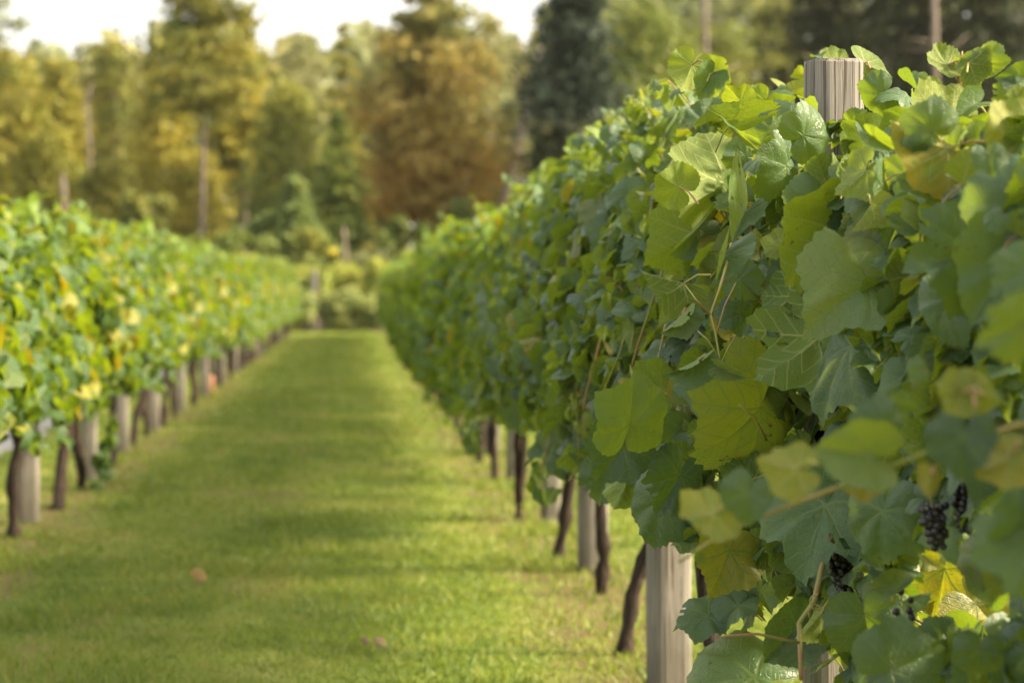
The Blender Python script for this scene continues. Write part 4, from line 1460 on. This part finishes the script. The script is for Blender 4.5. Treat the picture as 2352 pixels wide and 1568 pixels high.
# yellow leaf spray on the young trunk
r = np.random.default_rng(5)
lf = MB()
P = at(766, 578, 71.4)
card_cloud(lf, r, r.normal(0, 0.05, (40, 3)), 40, 0.07, np.full(40, 0.9), np.full(40, 1.0))
lf.tube([(0.30, 0, -0.55), (0.12, 0, -0.2), (0, 0, 0.05)], [0.012, 0.009, 0.005], 5, 1)
tag(lf.build('sunflower', [foliage_material('bright_yellow_leaf', (0.6, 0.5, 0.05), (0.7, 0.58, 0.06), (0.72, 0.6, 0.07), 0.3), M_STEM], loc=P), 'small bright yellow spray of leaves above the lane-end hedge', 'plant')
bpy.data.objects['sunflower'].name = 'yellow_spray'
UX = [(60, 470, 220, 79, F_OLIVE), (330, 420, 150, 77, F_OLIVE), (400, 500, 180, 76, F_OLIVE), (560, 500, 160, 75, F_MIDGREEN), (640, 470, 150, 79, F_GREEN), (720, 530, 150, 75, F_MIDGREEN),
      (860, 530, 150, 74, F_HAZY), (930, 500, 130, 78, F_MIDGREEN), (1000, 520, 160, 74.5, F_HAZY), (1110, 470, 200, 77, F_OLIVE), (1230, 420, 200, 75, F_OLIVE), (1290, 260, 160, 76, F_DARK)]
UL = ['olive undergrowth shrub above the near vine leaves of the gravel road row', 'shrub filling the dim hollow under the golden trees', 'olive shrub beside the pale fallen branches', 'mid green shrub at the foot of the golden spire',
      'taller green shrub behind the pale sapling', 'mid green shrub at the foot of the pale sapling', 'grey-green shrub under the dark spruce', 'mid green shrub in the dark hollow under the rusty pine branches',
      'grey-green shrub at the foot of the browning pine', 'olive shrub at the foot of the pale birch trunk', 'olive shrub at the foot of the leaning dead trunk', 'dark tall shrub under the blue-green spruce']
for k, (x, t_, w, Y, m_) in enumerate(UX):
    shrub(x, t_, w, Y, UL[k], m_, 1400 + k, 1800, 0.15, 0.17, 'undergrowth_shrub', 'undergrowth shrubs at the foot of the woods')


# the far wood behind, one mass
def far_wood():
    r = np.random.default_rng(99)
    mb = MB()
    n = 26000
    px = r.uniform(-500, 3000, n)
    Y = r.uniform(112, 140, n)
    topl = np.interp(px, [-500, 0, 60, 200, 330, 480, 600, 760, 900, 1100, 1230, 1300, 1500, 3000], [60, 130, 140, 118, 112, 60, 118, 100, 60, 70, 90, -60, -100, -260])
    topl = topl + 22 * np.sin(px / 23.0) + 14 * np.sin(px / 9.1 + 1)
    top = CAM_H + (658 - topl) / FPX * Y
    z = top * r.random(n) ** 0.8
    X = (px - 814) / FPX * Y
    pos = np.stack([X, Y, z], 1)
    hue = np.clip(0.5 + 0.35 * np.sin(px / 37.0) + r.normal(0, 0.2, n), 0, 1)
    ye = np.clip(0.25 + 0.3 * np.sin(px / 51.0 + 2) + r.normal(0, 0.15, n), 0, 1) * (px < 1250)
    card_cloud(mb, r, pos, n, 0.65, hue, ye, 0.3)
    return mb.build('woods', F_HAZY)


tag(far_wood(), kind='stuff')



# ------------------------------------------------------------------ thin warm haze in the air
def build_haze():
    N = NT('haze_air')
    v = N.n('ShaderNodeVolumePrincipled')
    v.inputs['Color'].default_value = (0.97, 0.93, 0.85, 1)
    v.inputs['Density'].default_value = 0.00011
    v.inputs['Anisotropy'].default_value = 0.2
    N.t.links.new(v.outputs[0], N.out.inputs['Volume'])
    b = MB()
    x, y0, y1, z0, z1 = 190, -60, 200, -1.0, 26
    P = [(-x, y0, z0), (x, y0, z0), (x, y1, z0), (-x, y1, z0), (-x, y0, z1), (x, y0, z1), (x, y1, z1), (-x, y1, z1)]
    b.add(P, [0, 3, 2, 1, 4, 5, 6, 7, 0, 1, 5, 4, 1, 2, 6, 5, 2, 3, 7, 6, 3, 0, 4, 7], [4] * 6)
    return tag(b.build('haze', N.mat, smooth=False), kind='stuff')


build_haze()
